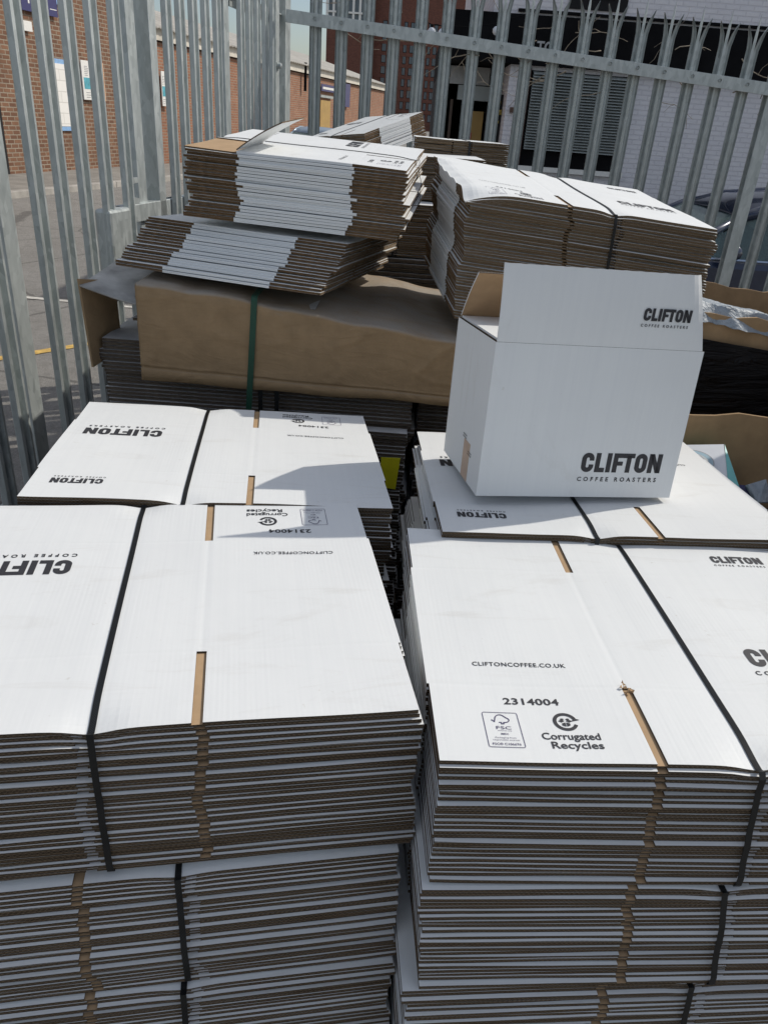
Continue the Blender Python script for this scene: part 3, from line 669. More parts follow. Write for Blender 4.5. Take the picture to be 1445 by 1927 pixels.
# ------------------------------------------------------------------ brown parcel on sheet stacks
def sheets(name, label, x0, x1, y0, y1, ztop, zbot, pitch, seed, group=None, straps=(), jit=.006):
    r = random.Random(seed); root = empty(name, ((x0 + x1) / 2, (y0 + y1) / 2, zbot), None, label, 'board stack', group)
    n = min(98, int((ztop - zbot) / pitch)); pitch = (ztop - zbot) / n; t = pitch * .74; lx = (x1 - x0) / 2; ly = (y1 - y0) / 2
    me = MB()
    nseg = 14; vs = []; fs = []; mi = []
    for i in range(nseg + 1):
        x = -lx + 2 * lx * i / nseg; s = -.006 * math.sin(i / nseg * 3.1) * 0 
        vs += [(x, -ly, s), (x, ly, s), (x, -ly, s + t), (x, ly, s + t)]
    for i in range(nseg):
        a = 4 * i; b = a + 4
        fs += [(a, a + 1, b + 1, b), (a + 2, b + 2, b + 3, a + 3), (a, b, b + 2, a + 2), (a + 1, a + 3, b + 3, b + 1)]; mi += [0, 0, 1, 1]
    fs += [(0, 2, 3, 1), (4 * nseg, 4 * nseg + 1, 4 * nseg + 3, 4 * nseg + 2)]; mi += [1, 1]
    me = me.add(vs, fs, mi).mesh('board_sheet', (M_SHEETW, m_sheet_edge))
    oy = ox = 0
    for k in range(n):
        o = link(bpy.data.objects.new('board_sheet', me), root); oy = oy * .8 + r.gauss(0, jit * .5); ox = ox * .8 + r.gauss(0, jit * .7)
        o.location = (ox, oy - r.choice((0, 0, .004)), (n - 1 - k) * pitch); o.rotation_euler = (0, 0, rad(r.gauss(0, .15)))
    for sx_ in straps:
        mb = MB(); mb.box((sx_ - .006, -ly - .016, 0.001), (sx_ + .006, -ly - .015, ztop - zbot + .001)); mb.box((sx_ - .006, -ly - .016, ztop - zbot + .001), (sx_ + .006, ly, ztop - zbot + .002)); mb.build('strap', M_STRAP, root)
    return root
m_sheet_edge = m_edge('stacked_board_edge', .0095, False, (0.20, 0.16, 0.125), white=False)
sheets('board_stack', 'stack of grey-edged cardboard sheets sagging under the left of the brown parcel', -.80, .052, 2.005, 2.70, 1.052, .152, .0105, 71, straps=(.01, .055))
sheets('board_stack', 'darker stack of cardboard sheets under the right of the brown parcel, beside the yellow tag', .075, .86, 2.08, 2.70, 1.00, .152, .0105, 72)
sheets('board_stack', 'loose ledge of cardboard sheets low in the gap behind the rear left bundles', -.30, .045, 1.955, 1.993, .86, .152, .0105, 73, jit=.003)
parcel = empty('brown_parcel', (.08, 2.0, .95), None, 'long brown paper-wrapped parcel with a green strap, dusty on top', 'parcel')
PX0, PX1 = -.755, .80
def ptop(x):
    u = (x + .68) / 1.5
    a = 1.208 - .118 * (1 / (1 + math.exp(-(x + .02) / .19)))
    return a + .004 * math.sin(x * 9) + .002 * math.sin(x * 31)
def wrap():
    mb = MB(); xs = [-.60 + .0 + i * 1.47 / 240 for i in range(241)]
    rows = []
    for x in xs:
        zt = ptop(x) - .95 + .004 * mnoise.noise(Vector((x * 14, 2, 2))); r = []; rr = .011; yf = -.040 + .004 * math.sin(x * 7) + .003 * math.sin(x * 17 + 1)
        for yy in (.66, .5, .4, .3, .2, .12, .06): r.append((yy, zt + .003 * math.sin(x * 11 + yy * 13)))
        for a in range(0, 91, 15): r.append((yf + rr - rr * math.sin(rad(a)), zt - rr + rr * math.cos(rad(a))))
        zb = .957 + (.94 - .957) * (x + .68) / 1.5 - .95 + .0
        zs = zt - rr
        for q in [.02 + .8 * i / 22 for i in range(23)]:
            cr = .0045 * mnoise.noise(Vector((x * 5, q * 1.6, 3))) - .0035 * max(0, .12 - abs(mnoise.noise(Vector((x * 4.3 + q * .8, q * 2.2, 9))))) / .12 + .0025 * mnoise.noise(Vector((x * 22, q * 5, 1))) * (1 - q)
            r.append((yf + cr - .002 * q, zs + (zb - zs) * q))
        r.append((yf - .004, zs + (zb - zs) * .835)); r.append((yf + .003, zs + (zb - zs) * .85)); r.append((yf - .003, zs + (zb - zs) * .87)); r.append((yf - .005, zb + .002 * math.sin(x * 23)))
        rows.append([(x - .08 - PXO, p[0], p[1]) for p in r])
    nr = len(rows[0]); vs = [p for r in rows for p in r]
    fs = [(i * nr + j, i * nr + j + 1, (i + 1) * nr + j + 1, (i + 1) * nr + j) for i in range(len(rows) - 1) for j in range(nr - 1)]
    return mb.add(vs, fs)
PXO = 0.08
wo_ = wrap().build('wrap', M_WRAP, parcel, smooth=True, recalc=False)
wo_.location.x = .0 
so_ = wo_.modifiers.new('solid', 'SOLIDIFY'); so_.thickness = .004; so_.offset = -1
# grey dusty sheet at the open left end: sags down towards the front
mb = MB(); rows = []
for i in range(13):
    u = i / 12; x = -.905 + u * .26; row = []
    for j in range(9):
        v = j / 8; y = -.03 + v * .5
        z = .262 - .018 * (1 - v) - .050 * math.sin(u * 1.6) * (1 - v) ** 1.3 + .012 * math.sin(v * 3 + u * 2) * v
        if u > .8: z -= .0
        row.append((x, y, z))
    rows.append(row)
vs = [p for r in rows for p in r]; fs = [(i * 9 + j, (i + 1) * 9 + j, (i + 1) * 9 + j + 1, i * 9 + j + 1) for i in range(12) for j in range(8)]
o = mb.add(vs, fs).build('top_sheet', M_DUSTW, parcel, smooth=True, recalc=False); q = o.modifiers.new('s', 'SOLIDIFY'); q.thickness = .005
# brown end flap hanging at the left
mb = MB(); vs = []
for i in range(7):
    u = i / 6
    vs += [(-.905 + .012 * u, -.030, .258 - .232 * u), (-.868 + .004 * u + .0, .12, .230 - .19 * u)]
fs = [(2 * i, 2 * i + 1, 2 * i + 3, 2 * i + 2) for i in range(6)]
o = mb.add(vs, fs).build('end_flap', M_WRAP, parcel, recalc=False); q = o.modifiers.new('s', 'SOLIDIFY'); q.thickness = .006; q.offset = 1
rr = random.Random(5)
for k in range(9):
    z = .116 + k * .0115; x0 = -.80 + rr.uniform(-.02, .02) + .05
    b_ = MB(); b_.box((x0 - .08 + .06, .012 + rr.uniform(-.004, .004), z), (-.30, .60, z + .0075), [0, 0, 1, 1, 1, 1]); b_.build('inner_sheet', (M_SHEETW, m_sheet_edge), parcel)
# green strap follows the wrap
def strip(x0, x1, zbot, mat_, dz=.0045):
    mb = MB(); path = []
    xm = x0
    zt = ptop(xm) - .95
    yf = -.040 + .004 * math.sin(xm * 7) + .003 * math.sin(xm * 17 + 1)
    for yy in (.6, .4, .2, .1, .06): path.append((x0, yy, zt + dz))
    for a in range(0, 91, 15): path.append((x0, yf + .011 - (.011 + dz) * math.sin(rad(a)), zt - .011 + (.011 + dz) * math.cos(rad(a))))
    for q in (.3, .6, 1): path.append((x0 + (x1 - x0) * q, yf - dz - .004, zt - .03 + (zbot - zt + .03) * q))
    vs = []
    for p in path: vs += [(p[0] - .16 + .08 - .008, p[1], p[2]), (p[0] - .16 + .08 + .008, p[1], p[2])]
    fs = [(2 * i, 2 * i + 1, 2 * i + 3, 2 * i + 2) for i in range(len(path) - 1)]
    o = mb.add(vs, fs).build('strap', mat_, parcel, recalc=False); q = o.modifiers.new('s', 'SOLIDIFY'); q.thickness = .0012; q.offset = 0
strip(-.372, -.392, -.09, M_GREEN)
# yellow tag
p = PY(733, 890, 1.945)
mb = MB(); mb.add([(-.027, 0, .045), (.027, 0, .047), (.020, 0, -.050), (-.025, 0, -.046), (-.027, .003, .045), (.027, .003, .047), (.020, .003, -.050), (-.025, .003, -.046)], [(0, 1, 2, 3), (7, 6, 5, 4), (0, 4, 5, 1), (1, 5, 6, 2), (2, 6, 7, 3), (3, 7, 4, 0)])
o = mb.build('yellow_tag', M_YEL); o.location = p; tag(o, 'plain yellow card tag in the dark gap between the stacks', 'tag')

# ------------------------------------------------------------------ pallets
def pallet(loc, rz, sx, sy, label):
    root = empty('wooden_pallet', loc, (0, 0, rz), label, 'pallet', 'wooden pallets under the stacks')
    n = 6
    for i in range(n):
        x = -sx / 2 + .05 + i * (sx - .1) / (n - 1); MB().box((x - .045, -sy / 2, .125), (x + .045, sy / 2, .145)).build('deck_board', M_WOOD, root, bevel=.002)
    for y in (-sy / 2 + .05, 0, sy / 2 - .05):
        MB().box((-sx / 2, y - .045, .103), (sx / 2, y + .045, .1245)).build('cross_board', M_WOOD, root)
        for x in (-sx / 2 + .07, 0, sx / 2 - .07): MB().box((x - .06, y - .045, .0225), (x + .06, y + .045, .1025)).build('block', M_WOOD, root)
        MB().box((-sx / 2, y - .045, .002), (sx / 2, y + .045, .022)).build('bottom_board', M_WOOD, root)
pallet((.05, 1.25, 0), rad(8), 1.65, 1.35, 'wooden pallet under the four front stacks of white boxes')
pallet((.02, 2.42, 0), 0, 1.8, .85, 'wooden pallet under the brown parcel and its board stacks')

# supports for the bundles by the fence
def plain_stack(label, x0, x1, y0, y1, z1, col):
    sheets('board_stack', label, x0, x1, y0, y1, z1, .0, .016, int(x1 * 1000) + 99)
plain_stack('stack of brown boards hidden behind the flap-topped bundle', -.44, .27, 2.87, 3.32, 1.18, 0)
plain_stack('stack of brown boards by the fence under the tilted bundle', -.45, .42, 3.36, 4.45, 1.43, 0)

# ------------------------------------------------------------------ bins on the right
def bin_walls(root, pts, z0, z1f, th=.007, mat_=M_BIN, name='side_panel'):
    n = len(pts)
    for i in range(n):
        a = Vector(pts[i]); b = Vector(pts[(i + 1) % n]); d = (b - a); L = d.length; d.normalize(); nr = Vector((d.y, -d.x)); k = max(2, int(L / .06)); vs = []
        for j in range(k + 1):
            p = a + d * (L * j / k); zt = z1f(p.x, p.y)
            for off in (0, th): vs += [(p.x + nr.x * off, p.y + nr.y * off, z0), (p.x + nr.x * off, p.y + nr.y * off, zt)]
        fs = []
        for j in range(k): q = 4 * j; fs += [(q, q + 4, q + 5, q + 1), (q + 2, q + 3, q + 7, q + 6), (q + 1, q + 5, q + 7, q + 3), (q, q + 2, q + 6, q + 4)]
        fs += [(0, 1, 3, 2), (4 * k, 4 * k + 2, 4 * k + 3, 4 * k + 1)]
        MB().add(vs, fs).build(name, mat_, root)
bn = empty('cardboard_bin', (0, 0, 0), None, 'big brown cardboard bin by the right fence, grey polythene liner, black film band', 'bin')
bz = lambda x, y: (1.268 if y < 2.4 else 1.300) - .16 * (x - .74) + .010 * math.sin(x * 17 + y * 5) + .006 * math.sin(x * 41)
bp = [(.70, 2.00), (.66, 2.85), (1.75, 2.90), (1.80, 2.16)]
bz2 = lambda x, y: (1.245 - .15 * (x - .74) if (y < 2.3) else 1.185 - .04 * (x - .72)) + .007 * math.sin(x * 17 + y * 5) + .004 * math.sin(x * 41)
bin_walls(bn, bp, .0, bz2)
# black stretch film band round it, wrinkled
vs = []; NN = 60; ring = []
fb = [(.693, 1.985), (.650, 2.862), (1.762, 2.912), (1.812, 2.146)]
per = []
for i in range(4):
    a = Vector(fb[i]); b = Vector(fb[(i + 1) % 4])
    for j in range(18): per.append((a + (b - a) * (j / 18), i))
r_ = random.Random(3); ZR = 14
for (p, i) in per:
    for j in range(ZR + 1):
        z = .30 + (.0 + 1.175 - .13 * (p.x - .74) * 1.0 - .30) * j / ZR
        c = Vector((1.2, 2.45)); d = (p - c).normalized() * r_.uniform(0, .007)
        vs.append((p.x + d.x, p.y + d.y, z))
n = len(per); fs = [(i * (ZR + 1) + j, ((i + 1) % n) * (ZR + 1) + j, ((i + 1) % n) * (ZR + 1) + j + 1, i * (ZR + 1) + j + 1) for i in range(n) for j in range(ZR)]
o = MB().add(vs, fs).build('film_band', M_FILM, bn, smooth=True); q = o.modifiers.new('s', 'SOLIDIFY'); q.thickness = .002; q.offset = 1
# polythene liner
vs = []; NX, NY = 90, 30
for i in range(NX + 1):
    for j in range(NY + 1):
        u, v = i / NX, j / NY; x = .70 + u * 1.08; y0 = 2.02 + (x - .70) * .145
        if v < .35: y = y0 - .030 + v / .35 * .03; z = 1.215 + .052 * (v / .35) - .16 * (x - .74)
        else: y = y0 + (v - .35) * .75; z = 1.262 - .16 * (x - .74) + .015 * math.sin((v - .35) * 9 + x * 6) * (v - .2) - .10 * (v - .35)
        z += .016 * mnoise.noise(Vector((x * 9, v * 3, 0))) + .010 * abs(mnoise.noise(Vector((x * 24 + v * 6, v * 4, 5)))) + .045 * math.exp(-((x - .76) / .03) ** 2 - ((v - .85) / .2) ** 2)
        y += .006 * math.sin(x * 47 + v * 5)
        vs.append((x, y, z))
fs = [(i * (NY + 1) + j, (i + 1) * (NY + 1) + j, (i + 1) * (NY + 1) + j + 1, i * (NY + 1) + j + 1) for i in range(NX) for j in range(NY)]
o = MB().add(vs, fs).build('liner', M_POLY, bn, smooth=True, recalc=False)
lb = empty('open_carton', (.62, 1.2, 0), None, 'open brown carton in front of the black film, holding a teal-edged white box', 'carton')
lz = lambda x, y: 1.012 + .006 * math.sin(x * 30) if y > 1.7 else (.80 if x > .8 else .70)
lp = [(.02, .02), (.02, .64), (.75, .70), (.78, .02)]
bin_walls(lb, lp, 0, lambda x, y: lz(x + .62, y + 1.2))
MB().box((.03, .03, .45), (.74, .62, .46)).build('base_panel', M_KRAFT, lb)
shade_bin = empty('cardboard_bin', (0, 0, 0), None, 'unseen tall cardboard bin added beyond the right frame edge to shade the carton', 'bin')  # unseen bin, added to keep the sun off the open carton
bin_walls(shade_bin, [(1.42, 1.05), (1.42, 2.08), (2.3, 2.08), (2.3, 1.05)], 0, lambda x, y: 1.62)
# teal-edged box
A, B, Cc, Dd = PY(1225, 838, 1.80), PY(1361, 836, 1.80), PY(1372, 915, 1.66), PY(1240, 925, 1.62)
E1 = PY(1396, 934, 1.64)
tbx = empty('gadget_box', tuple((A + B) / 2 - Vector((0, 0, .12))), None, 'white box with pale blue ring artwork and a teal side, leaning in the open carton', 'box')
org = (A + B) / 2 - Vector((0, 0, .12))
face = [A, B, Cc, Dd]; nrm = (B - A).cross(Dd - A).normalized()
if nrm.dot(EYE - A) < 0: nrm = -nrm
vs = [tuple(p - org) for p in face] + [tuple(p - nrm * .07 - org) for p in face]
MB().add(vs, [(0, 1, 2, 3), (7, 6, 5, 4), (0, 4, 5, 1), (1, 5, 6, 2), (2, 6, 7, 3), (3, 7, 4, 0)], [0, 1, 1, 1, 1, 1]).build('carton_body', (M_CARDW, M_TEAL), tbx)
vs = [tuple(p + nrm * .001 - org) for p in (B + (B - A) * .01, E1, Cc + (Cc - Dd) * -.08 + (Cc - B) * .15, Cc + (Cc - Dd) * -.02)]
MB().add(vs, [(0, 1, 2, 3)]).build('teal_edge', M_TEAL, tbx, recalc=False)
ax = (B - A).normalized(); ay = (Dd - A).normalized(); cc = A + ax * .085 + ay * .075
def onf(p, h): return tuple(cc + ax * p[0] + ay * p[1] + nrm * h - org)
for geo, mt, nm, hh in ((ribbon(arc(0, 0, .052, .046, 0, 360, 32)[:-1], .012, True), M_PBLUE, 'ring_artwork', .0012), (ribbon(arc(0, 0, .058, .052, 0, 360, 32)[:-1], .0022, True), M_GTXT, 'ring_artwork', .0014), (ribbon(arc(.040, .062, .012, .008, 0, 360, 16)[:-1], .003, True), M_GTXT, 'ring_artwork', .0014)):
    MB().add([onf((v[0], v[1]), hh) for v in geo[0]], geo[1]).build(nm, mt, tbx, recalc=False)
# clutter in the carton
mb = MB(); r_ = random.Random(8); vs = []
for i in range(15):
    for j in range(9): vs.append((.70 + i * .05 - .62, .10 + j * .065, .78 - .45 * 0 - .03 * r_.random() - .12 * (1 - j / 8)))
fs = [(i * 9 + j, (i + 1) * 9 + j, (i + 1) * 9 + j + 1, i * 9 + j + 1) for i in range(14) for j in range(8)]
o = bpy.data.objects.new('x', None)
ob = mb.add([(v[0] + .62, v[1] + 1.2, v[2]) for v in vs if True], fs).build('black_bag', M_FILM, None, smooth=True, recalc=False); tag(ob, 'crumpled black plastic bag lying in the open carton', 'bag')
q = ob.modifiers.new('s', 'SOLIDIFY'); q.thickness = .004
for k, (u_, v_, lab, mt, rot) in enumerate(((1437, 925, 'small clear and blue plastic packet on the black bag at the right frame edge', M_POLY, .5), (1408, 932, 'dark blue plastic packet beside the teal-edged box', M_NAVY, -.4))):
    p = PY(u_, v_, 1.72); s = .03
    o = MB().add([(-s, 0, -s * .8), (s, .01, -s), (s * .8, 0, s), (-s, .015, s * .9), (-s, .012, -s * .8), (s, .022, -s), (s * .8, .012, s), (-s, .027, s * .9)], [(0, 1, 2, 3), (7, 6, 5, 4), (0, 4, 5, 1), (1, 5, 6, 2), (2, 6, 7, 3), (3, 7, 4, 0)]).build('plastic_packet', mt, None, bevel=.003)
    o.location = p; o.rotation_euler = (rad(-40), 0, rot); tag(o, lab, 'packet')

# ------------------------------------------------------------------ palisade fences
def pale_mesh(z0, z1, tips=True, wd=.068):
    """W-profile steel strip; three splayed points at the head"""
    mb = MB(); hw = wd / 2
    prof = [(-hw, .002), (-hw * .80, .018), (-hw * .44, .020), (-hw * .24, -.002), (0, -.008), (hw * .24, -.002), (hw * .44, .020), (hw * .80, .018), (hw, .002)]
    t = .0028; zb = z1 - (.16 if tips else 0)
    n = len(prof); vs = []
    for z in (z0, zb):
        for (x, y) in prof: vs.append((x, y, z))
        for (x, y) in prof: vs.append((x, y + t, z))
    fs = []
    for i in range(n - 1): fs += [(i, i + 1, 2 * n + i + 1, 2 * n + i), (n + i, 3 * n + i, 3 * n + i + 1, n + i + 1)]
    fs += [(0, 2 * n, 3 * n, n), (n - 1, 2 * n - 1, 4 * n - 1, 3 * n - 1)]
    mb.add(vs, fs)
    if tips:
        for (a, b, lean, fwd, ht) in ((0, 3, -.032, -.012, .115), (3, 5, 0, -.006, .17), (5, 8, .032, -.012, .115)):
            xs = prof[a:b + 1]; m = len(xs); v2 = []
            for q in (0, .5, 1):
                for (x, y) in xs:
                    cx = (xs[0][0] + xs[-1][0]) / 2; k = 1 - .15 * (q >= .5) - .82 * (q == 1)
                    v2.append((cx + (x - cx) * k + lean * q ** 1.6, y * (1 - q * .3) + fwd * q ** 1.6, zb + ht * q))
            f2 = [(r * m + i, r * m + i + 1, (r + 1) * m + i + 1, (r + 1) * m + i) for r in (0, 1) for i in range(m - 1)]
            nv = len(v2); v3 = v2 + [(x, y + t, z) for x, y, z in v2]; f3 = f2 + [tuple(nv + i for i in f)[::-1] for f in f2]
            mb.add(v3, f3)
    return mb
# right fence: rails run slightly downhill
RA, RB = Vector((-.735, 4.9, 2.125)), Vector((2.60, 4.9, 1.905))
def rz(x): return RA.z + (RB.z - RA.z) * (x - RA.x) / (RB.x - RA.x)
fr = empty('palisade_fence', (.9, 4.9, 0), None, 'grey steel palisade fence with pointed pales across the back', 'fence')
def off(o, d): return o
pm = pale_mesh(.08, 2.40).mesh('pale', M_GALV)
for o_ in (): pass
base = fr.location
boltpx = [593, 643, 693, 743, 793, 843, 895, 946, 997, 1048, 1100, 1152, 1204, 1255, 1308, 1360, 1412, 1464, 1516, 1568, 1620]
bxs = [PY(u, 12 + (u - 593) * .146, 4.9).x for u in boltpx]
bm_mesh = MB().lathe([(0, -.006), (.008, -.006), (.009, 0), (.009, .004)], 8, 0, Matrix.Rotation(rad(90), 4, 'X')).mesh('bolt', M_GALV)
for x in bxs:
    o = link(bpy.data.objects.new('pale', pm), fr); o.location = (x - base.x, .045, rz(x) - 2.10)
    c = link(bpy.data.objects.new('bolt', bm_mesh), fr); c.location = (x - base.x, -.004, rz(x) - .025)
def rail(parent, a, b, name='rail', hh=.062, th=.006, lip=.035):
    a, b = Vector(a), Vector(b); d = b - a; L = d.length; yaw = math.atan2(d.y, d.x); pit = -math.asin(d.z / L)
    mb = MB(Matrix.Translation(a) @ Matrix.Rotation(yaw, 4, 'Z') @ Matrix.Rotation(pit, 4, 'Y'))
    mb.box((0, 0, -hh), (L, th, 0)); mb.box((0, th, -th), (L, th + lip, 0)); return mb.build(name, M_GALV, parent, bevel=.0015)
rail(fr, (-.735 - base.x, 0, RA.z), (RB.x - base.x, 0, RB.z)); rail(fr, (-.735 - base.x, 0, .52), (RB.x - base.x, 0, .30))
def post(parent, x, y, z0, z1, w=.06, d=.06, rot=0, name='post', thin=.006):
    mb = MB(T((x, y, 0), rot))
    mb.box((-w / 2, -d / 2, z0), (w / 2, -d / 2 + thin, z1)); mb.box((-w / 2, d / 2 - thin, z0), (w / 2, d / 2, z1)); mb.box((-thin / 2, -d / 2 + thin, z0), (thin / 2, d / 2 - thin, z1))
    return mb.build(name, M_GALV, parent, bevel=.001)
post(fr, 2.02 - base.x, .02 + .05, 0, 2.10, .07, .07)
# left fence and gate along a line
FD = Vector((.19, 1, 0)).normalized(); FO = Vector((-.81 - .19 * 5.17, 0, 0)); FYAW = math.atan2(FD.y, FD.x)
def fy(y): return Vector((FO.x + .19 * y, y, 0))
lf = empty('palisade_fence', tuple(fy(4.4)), (0, 0, FYAW), 'grey steel palisade fence panel running from the gate post back to the corner', 'fence')
gt = empty('palisade_gate', tuple(fy(2.6)), (0, 0, FYAW), 'steel palisade gate leaf at the left with box lock and slide latch', 'gate')
def loc_on(root_y, y): return (y - root_y) / FD.y
pm2 = pale_mesh(.12, 2.62).mesh('pale', M_GALV)
for y in (3.67, 3.79, 3.915, 4.04, 4.165, 4.45, 4.56, 4.67, 4.785, 4.90):
    o = link(bpy.data.objects.new('pale', pm2), lf); o.location = (loc_on(4.4, y), -.045, 0); o.rotation_euler = (0, 0, rad(180))
for z in (2.15, 1.245, .33): rail(lf, (loc_on(4.4, 3.60), .0, z), (loc_on(4.4, 5.15), 0, z - (.03 if z > 2 else 0)), lip=-.035)
MB().box((loc_on(4.4, 3.565) - .03, -.045, 0), (loc_on(4.4, 3.565) + .03, .045, 2.7)).build('post', M_GALV, lf, bevel=.003)
for y in (4.31, 5.02):
    MB().box((loc_on(4.4, y) - .032, -.040, 0), (loc_on(4.4, y) + .032, .02, 2.6)).build('post', M_GALV, lf, bevel=.003)
MB().box((-.045, -.05, 0), (.045, .04, 2.7), 0, T((loc_on(4.4, 5.17), 0, 0), 0)).build('post', M_GALV, lf, bevel=.004)
hb = MB().lathe([(0, .022), (.012, .018), (.016, .008), (.016, 0), (.024, 0), (.024, -.004)], 10, 0, T((loc_on(4.4, 5.02), -.045, 1.86), 0, rad(90))); hb.build('bolt', M_GALV, lf)
for y in (2.08, 2.20, 2.32, 2.44, 2.69, 2.825, 2.965, 3.11, 3.26):
    o = link(bpy.data.objects.new('pale', pm2), gt); o.location = (loc_on(2.6, y), -.045, 0); o.rotation_euler = (0, 0, rad(180))
for y in (2.565, 3.43):
    MB().box((loc_on(2.6, y) - .035, -.025, .1), (loc_on(2.6, y) + .035, .035, 2.66)).build('stile', M_GALV, gt, bevel=.003)
for z in (2.45, .33): rail(gt, (loc_on(2.6, 1.9), 0, z), (loc_on(2.6, 3.43), 0, z), lip=-.04)
MB().box((loc_on(2.6, 3.20), -.045, 1.175), (loc_on(2.6, 3.80), -.002, 1.245)).build('lock_rail', M_GALV, gt, bevel=.003)
lk = MB().box((loc_on(2.6, 3.08), -.075, .90), (loc_on(2.6, 3.235), -.005, 1.245)).build('lock_box', M_GALV, gt, bevel=.012)
MB().box((loc_on(2.6, 3.30), -.06, 1.045), (loc_on(2.6, 3.62), -.048, 1.115)).build('slide_bar', M_GALV, gt, bevel=.004)
MB().tube([(loc_on(2.6, 3.285), -.083, 1.03), (loc_on(2.6, 3.285), -.112, 1.04), (loc_on(2.6, 3.285), -.112, 1.12), (loc_on(2.6, 3.285), -.083, 1.13)], .009, 8).build('handle', M_CHROME, gt, smooth=True)
MB().box((loc_on(2.6, 3.325), -.074, 1.035), (loc_on(2.6, 3.36), -.061, 1.135)).build('keeper', M_CHROME, gt, bevel=.005)
MB().box((loc_on(2.6, 3.30), -.058, .88), (loc_on(2.6, 3.42), -.004, 1.03)).build('receiver', M_GALV, gt, bevel=.004)
MB().prism([(0, 0), (.10, 0), (.10, .02), (.04, .03), (.03, .075), (.10, .08), (.10, .10), (0, .10)], -.04, -.034, 0, T((loc_on(2.6, 3.27), 0, 1.246))).build('bracket', M_GALV, gt)

# dry climber over the right fence rail
tv = MB(); r_ = random.Random(12)
for k in range(34):
    x = r_.uniform(-.45, 2.2) if k > 8 else r_.uniform(.6, 1.5); y = 4.9 + r_.uniform(.05, .15); z = rz(min(x, 2.5)) + r_.uniform(-.16, .14); d = Vector((r_.uniform(-1, 1), r_.uniform(-.2, .2), r_.uniform(-.6, .6))).normalized()
    pts = []; p = Vector((x, y, z)); cv = Vector((0, r_.uniform(-.3, .3), r_.uniform(-1, 1)))
    for i in range(r_.randint(5, 12)):
        pts.append(tuple(p)); p = p + d * .035; d = (d + cv * .13 + Vector([r_.gauss(0, .16) for _ in range(3)])).normalized(); p.y = min(max(p.y, 4.965), 5.15)
    R0 = r_.uniform(.0014, .0035); tv.tube(pts, [R0 * (1 - .6 * i / len(pts)) for i in range(len(pts))], 5)
    if len(pts) > 8:
        q = Vector(pts[4]); e = Vector((r_.uniform(-1, 1), 0, r_.uniform(-1, 1))).normalized(); tv.tube([tuple(q), tuple(q + e * .03 + Vector((0, .005, .01))), tuple(q + e * .07)], [.0016, .0012, .0006], 4)
tv_o = tv.build('dry_vine', M_TWIG, None, smooth=True); tag(tv_o, 'bare dry climber stems tangled along the top rail of the back fence', 'vine')

# ------------------------------------------------------------------ ground, road, pavement
def flat(name, pts, z, mat_, kind='structure'):
    o = MB().add([(p[0], p[1], z) for p in pts], [tuple(range(len(pts)))]).build(name, mat_, None, recalc=False); return tag(o, kind=kind)
flat('ground', [(-900, -200), (900, -200), (900, 1500), (-900, 1500)], -.012, M_YARD)
flat('road', [(-9.2, -30), (40, -30), (40, 8.8), (.2, 8.8), (.2, 60), (-9.2 + .2 * 60 + .5, 60), (-9.2, 11)], -.004, M_ASPH)
flat('yard', [(-1.79 + 0, 0), (-1.79 - .19 * 4, -4), (6, -4), (6, 4.85), (-.88, 4.85)], .002, M_YARD)
WD = Vector((.2, 1, 0)).normalized(); WN = Vector((WD.y, -WD.x, 0)); WO = Vector((-11.74, 0, 0)); WYAW = math.atan2(WD.y, WD.x)
def wl(s, n, z=0): return (s * WD.x + n * WN.x + WO.x, s * WD.y + n * WN.y, z)
tag(MB().add([wl(5, 0, .11), wl(60, 0, .11), wl(60, 2.0, .11), wl(5, 2.0, .11)], [(3, 2, 1, 0)]).build('pavement', M_PAVE, None, recalc=False), kind='structure')
kb = MB(Matrix.Translation(WO) @ Matrix.Rotation(WYAW, 4, 'Z')); 
for i in range(60): kb.box((5 + i * .92, -2.15, -.01), (5 + i * .92 + .912, -2.003, .115))
tag(kb.build('kerb', M_KERB, None, bevel=.012), kind='structure')
def stripe(name, p, q, w_, mat_):
    p, q = Vector(p), Vector(q); d = (q - p).normalized(); n = Vector((-d.y, d.x)) * w_ / 2
    r2 = random.Random(4); K = 14; a = [p + (q - p) * i / K + n * r2.uniform(.75, 1.1) for i in range(K + 1)]; b = [p + (q - p) * i / K - n * r2.uniform(.75, 1.1) for i in range(K + 1)]
    vs = [(v.x, v.y, .0015) for v in a] + [(v.x, v.y, .0015) for v in b]
    tag(MB().add(vs, [(i, K + 1 + i, K + 2 + i, i + 1) for i in range(K)]).build(name, mat_, None, recalc=False), kind='structure')
stripe('road_line', (-4.6, 6.9), (-2.2, 6.72), .075, M_LINEW)
stripe('road_line', (-3.6, 3.9), (-1.6, 6.35), .085, M_LINEY)

# ------------------------------------------------------------------ left brick buildings
def wallobj(name, label, cat): return empty(name, tuple(WO), (0, 0, WYAW), label, cat)
nb = wallobj('brick_building', 'near brown brick building with a blue-framed window and wall signs', 'building')
fb_ = wallobj('brick_building', 'long low orange brick workshop with a grey sheet roof', 'building')
def wpx(u, v):
    p = PP(u, v, WO, WN) - WO; return p.dot(WD), p.z
S0 = 22.9
MB().box((2, 0, 0), (S0, 7, 6.5)).build('wall', M_BRICK, nb)
MB().box((S0 + .25, 0.05, 0), (51, 9, 3.10)).build('wall', M_BRICKO, fb_)
MB().box((S0 + .2, -.08, 3.13), (51.2, .0, 3.42)).build('fascia', M_FASC, fb_)
rf = MB(); NR = 230
vs = []
for i in range(NR + 1):
    s = S0 + .1 + (51.3 - S0) * i / NR; b_ = .03 * (i % 2)
    vs += [(s, -.22, 3.40 + b_), (s, 4.6, 4.65 + b_), (s, 9.2, 3.4 + b_)]
fs = [(3 * i + k, 3 * i + 3 + k, 3 * i + 4 + k, 3 * i + 1 + k) for i in range(NR) for k in (0, 1)]
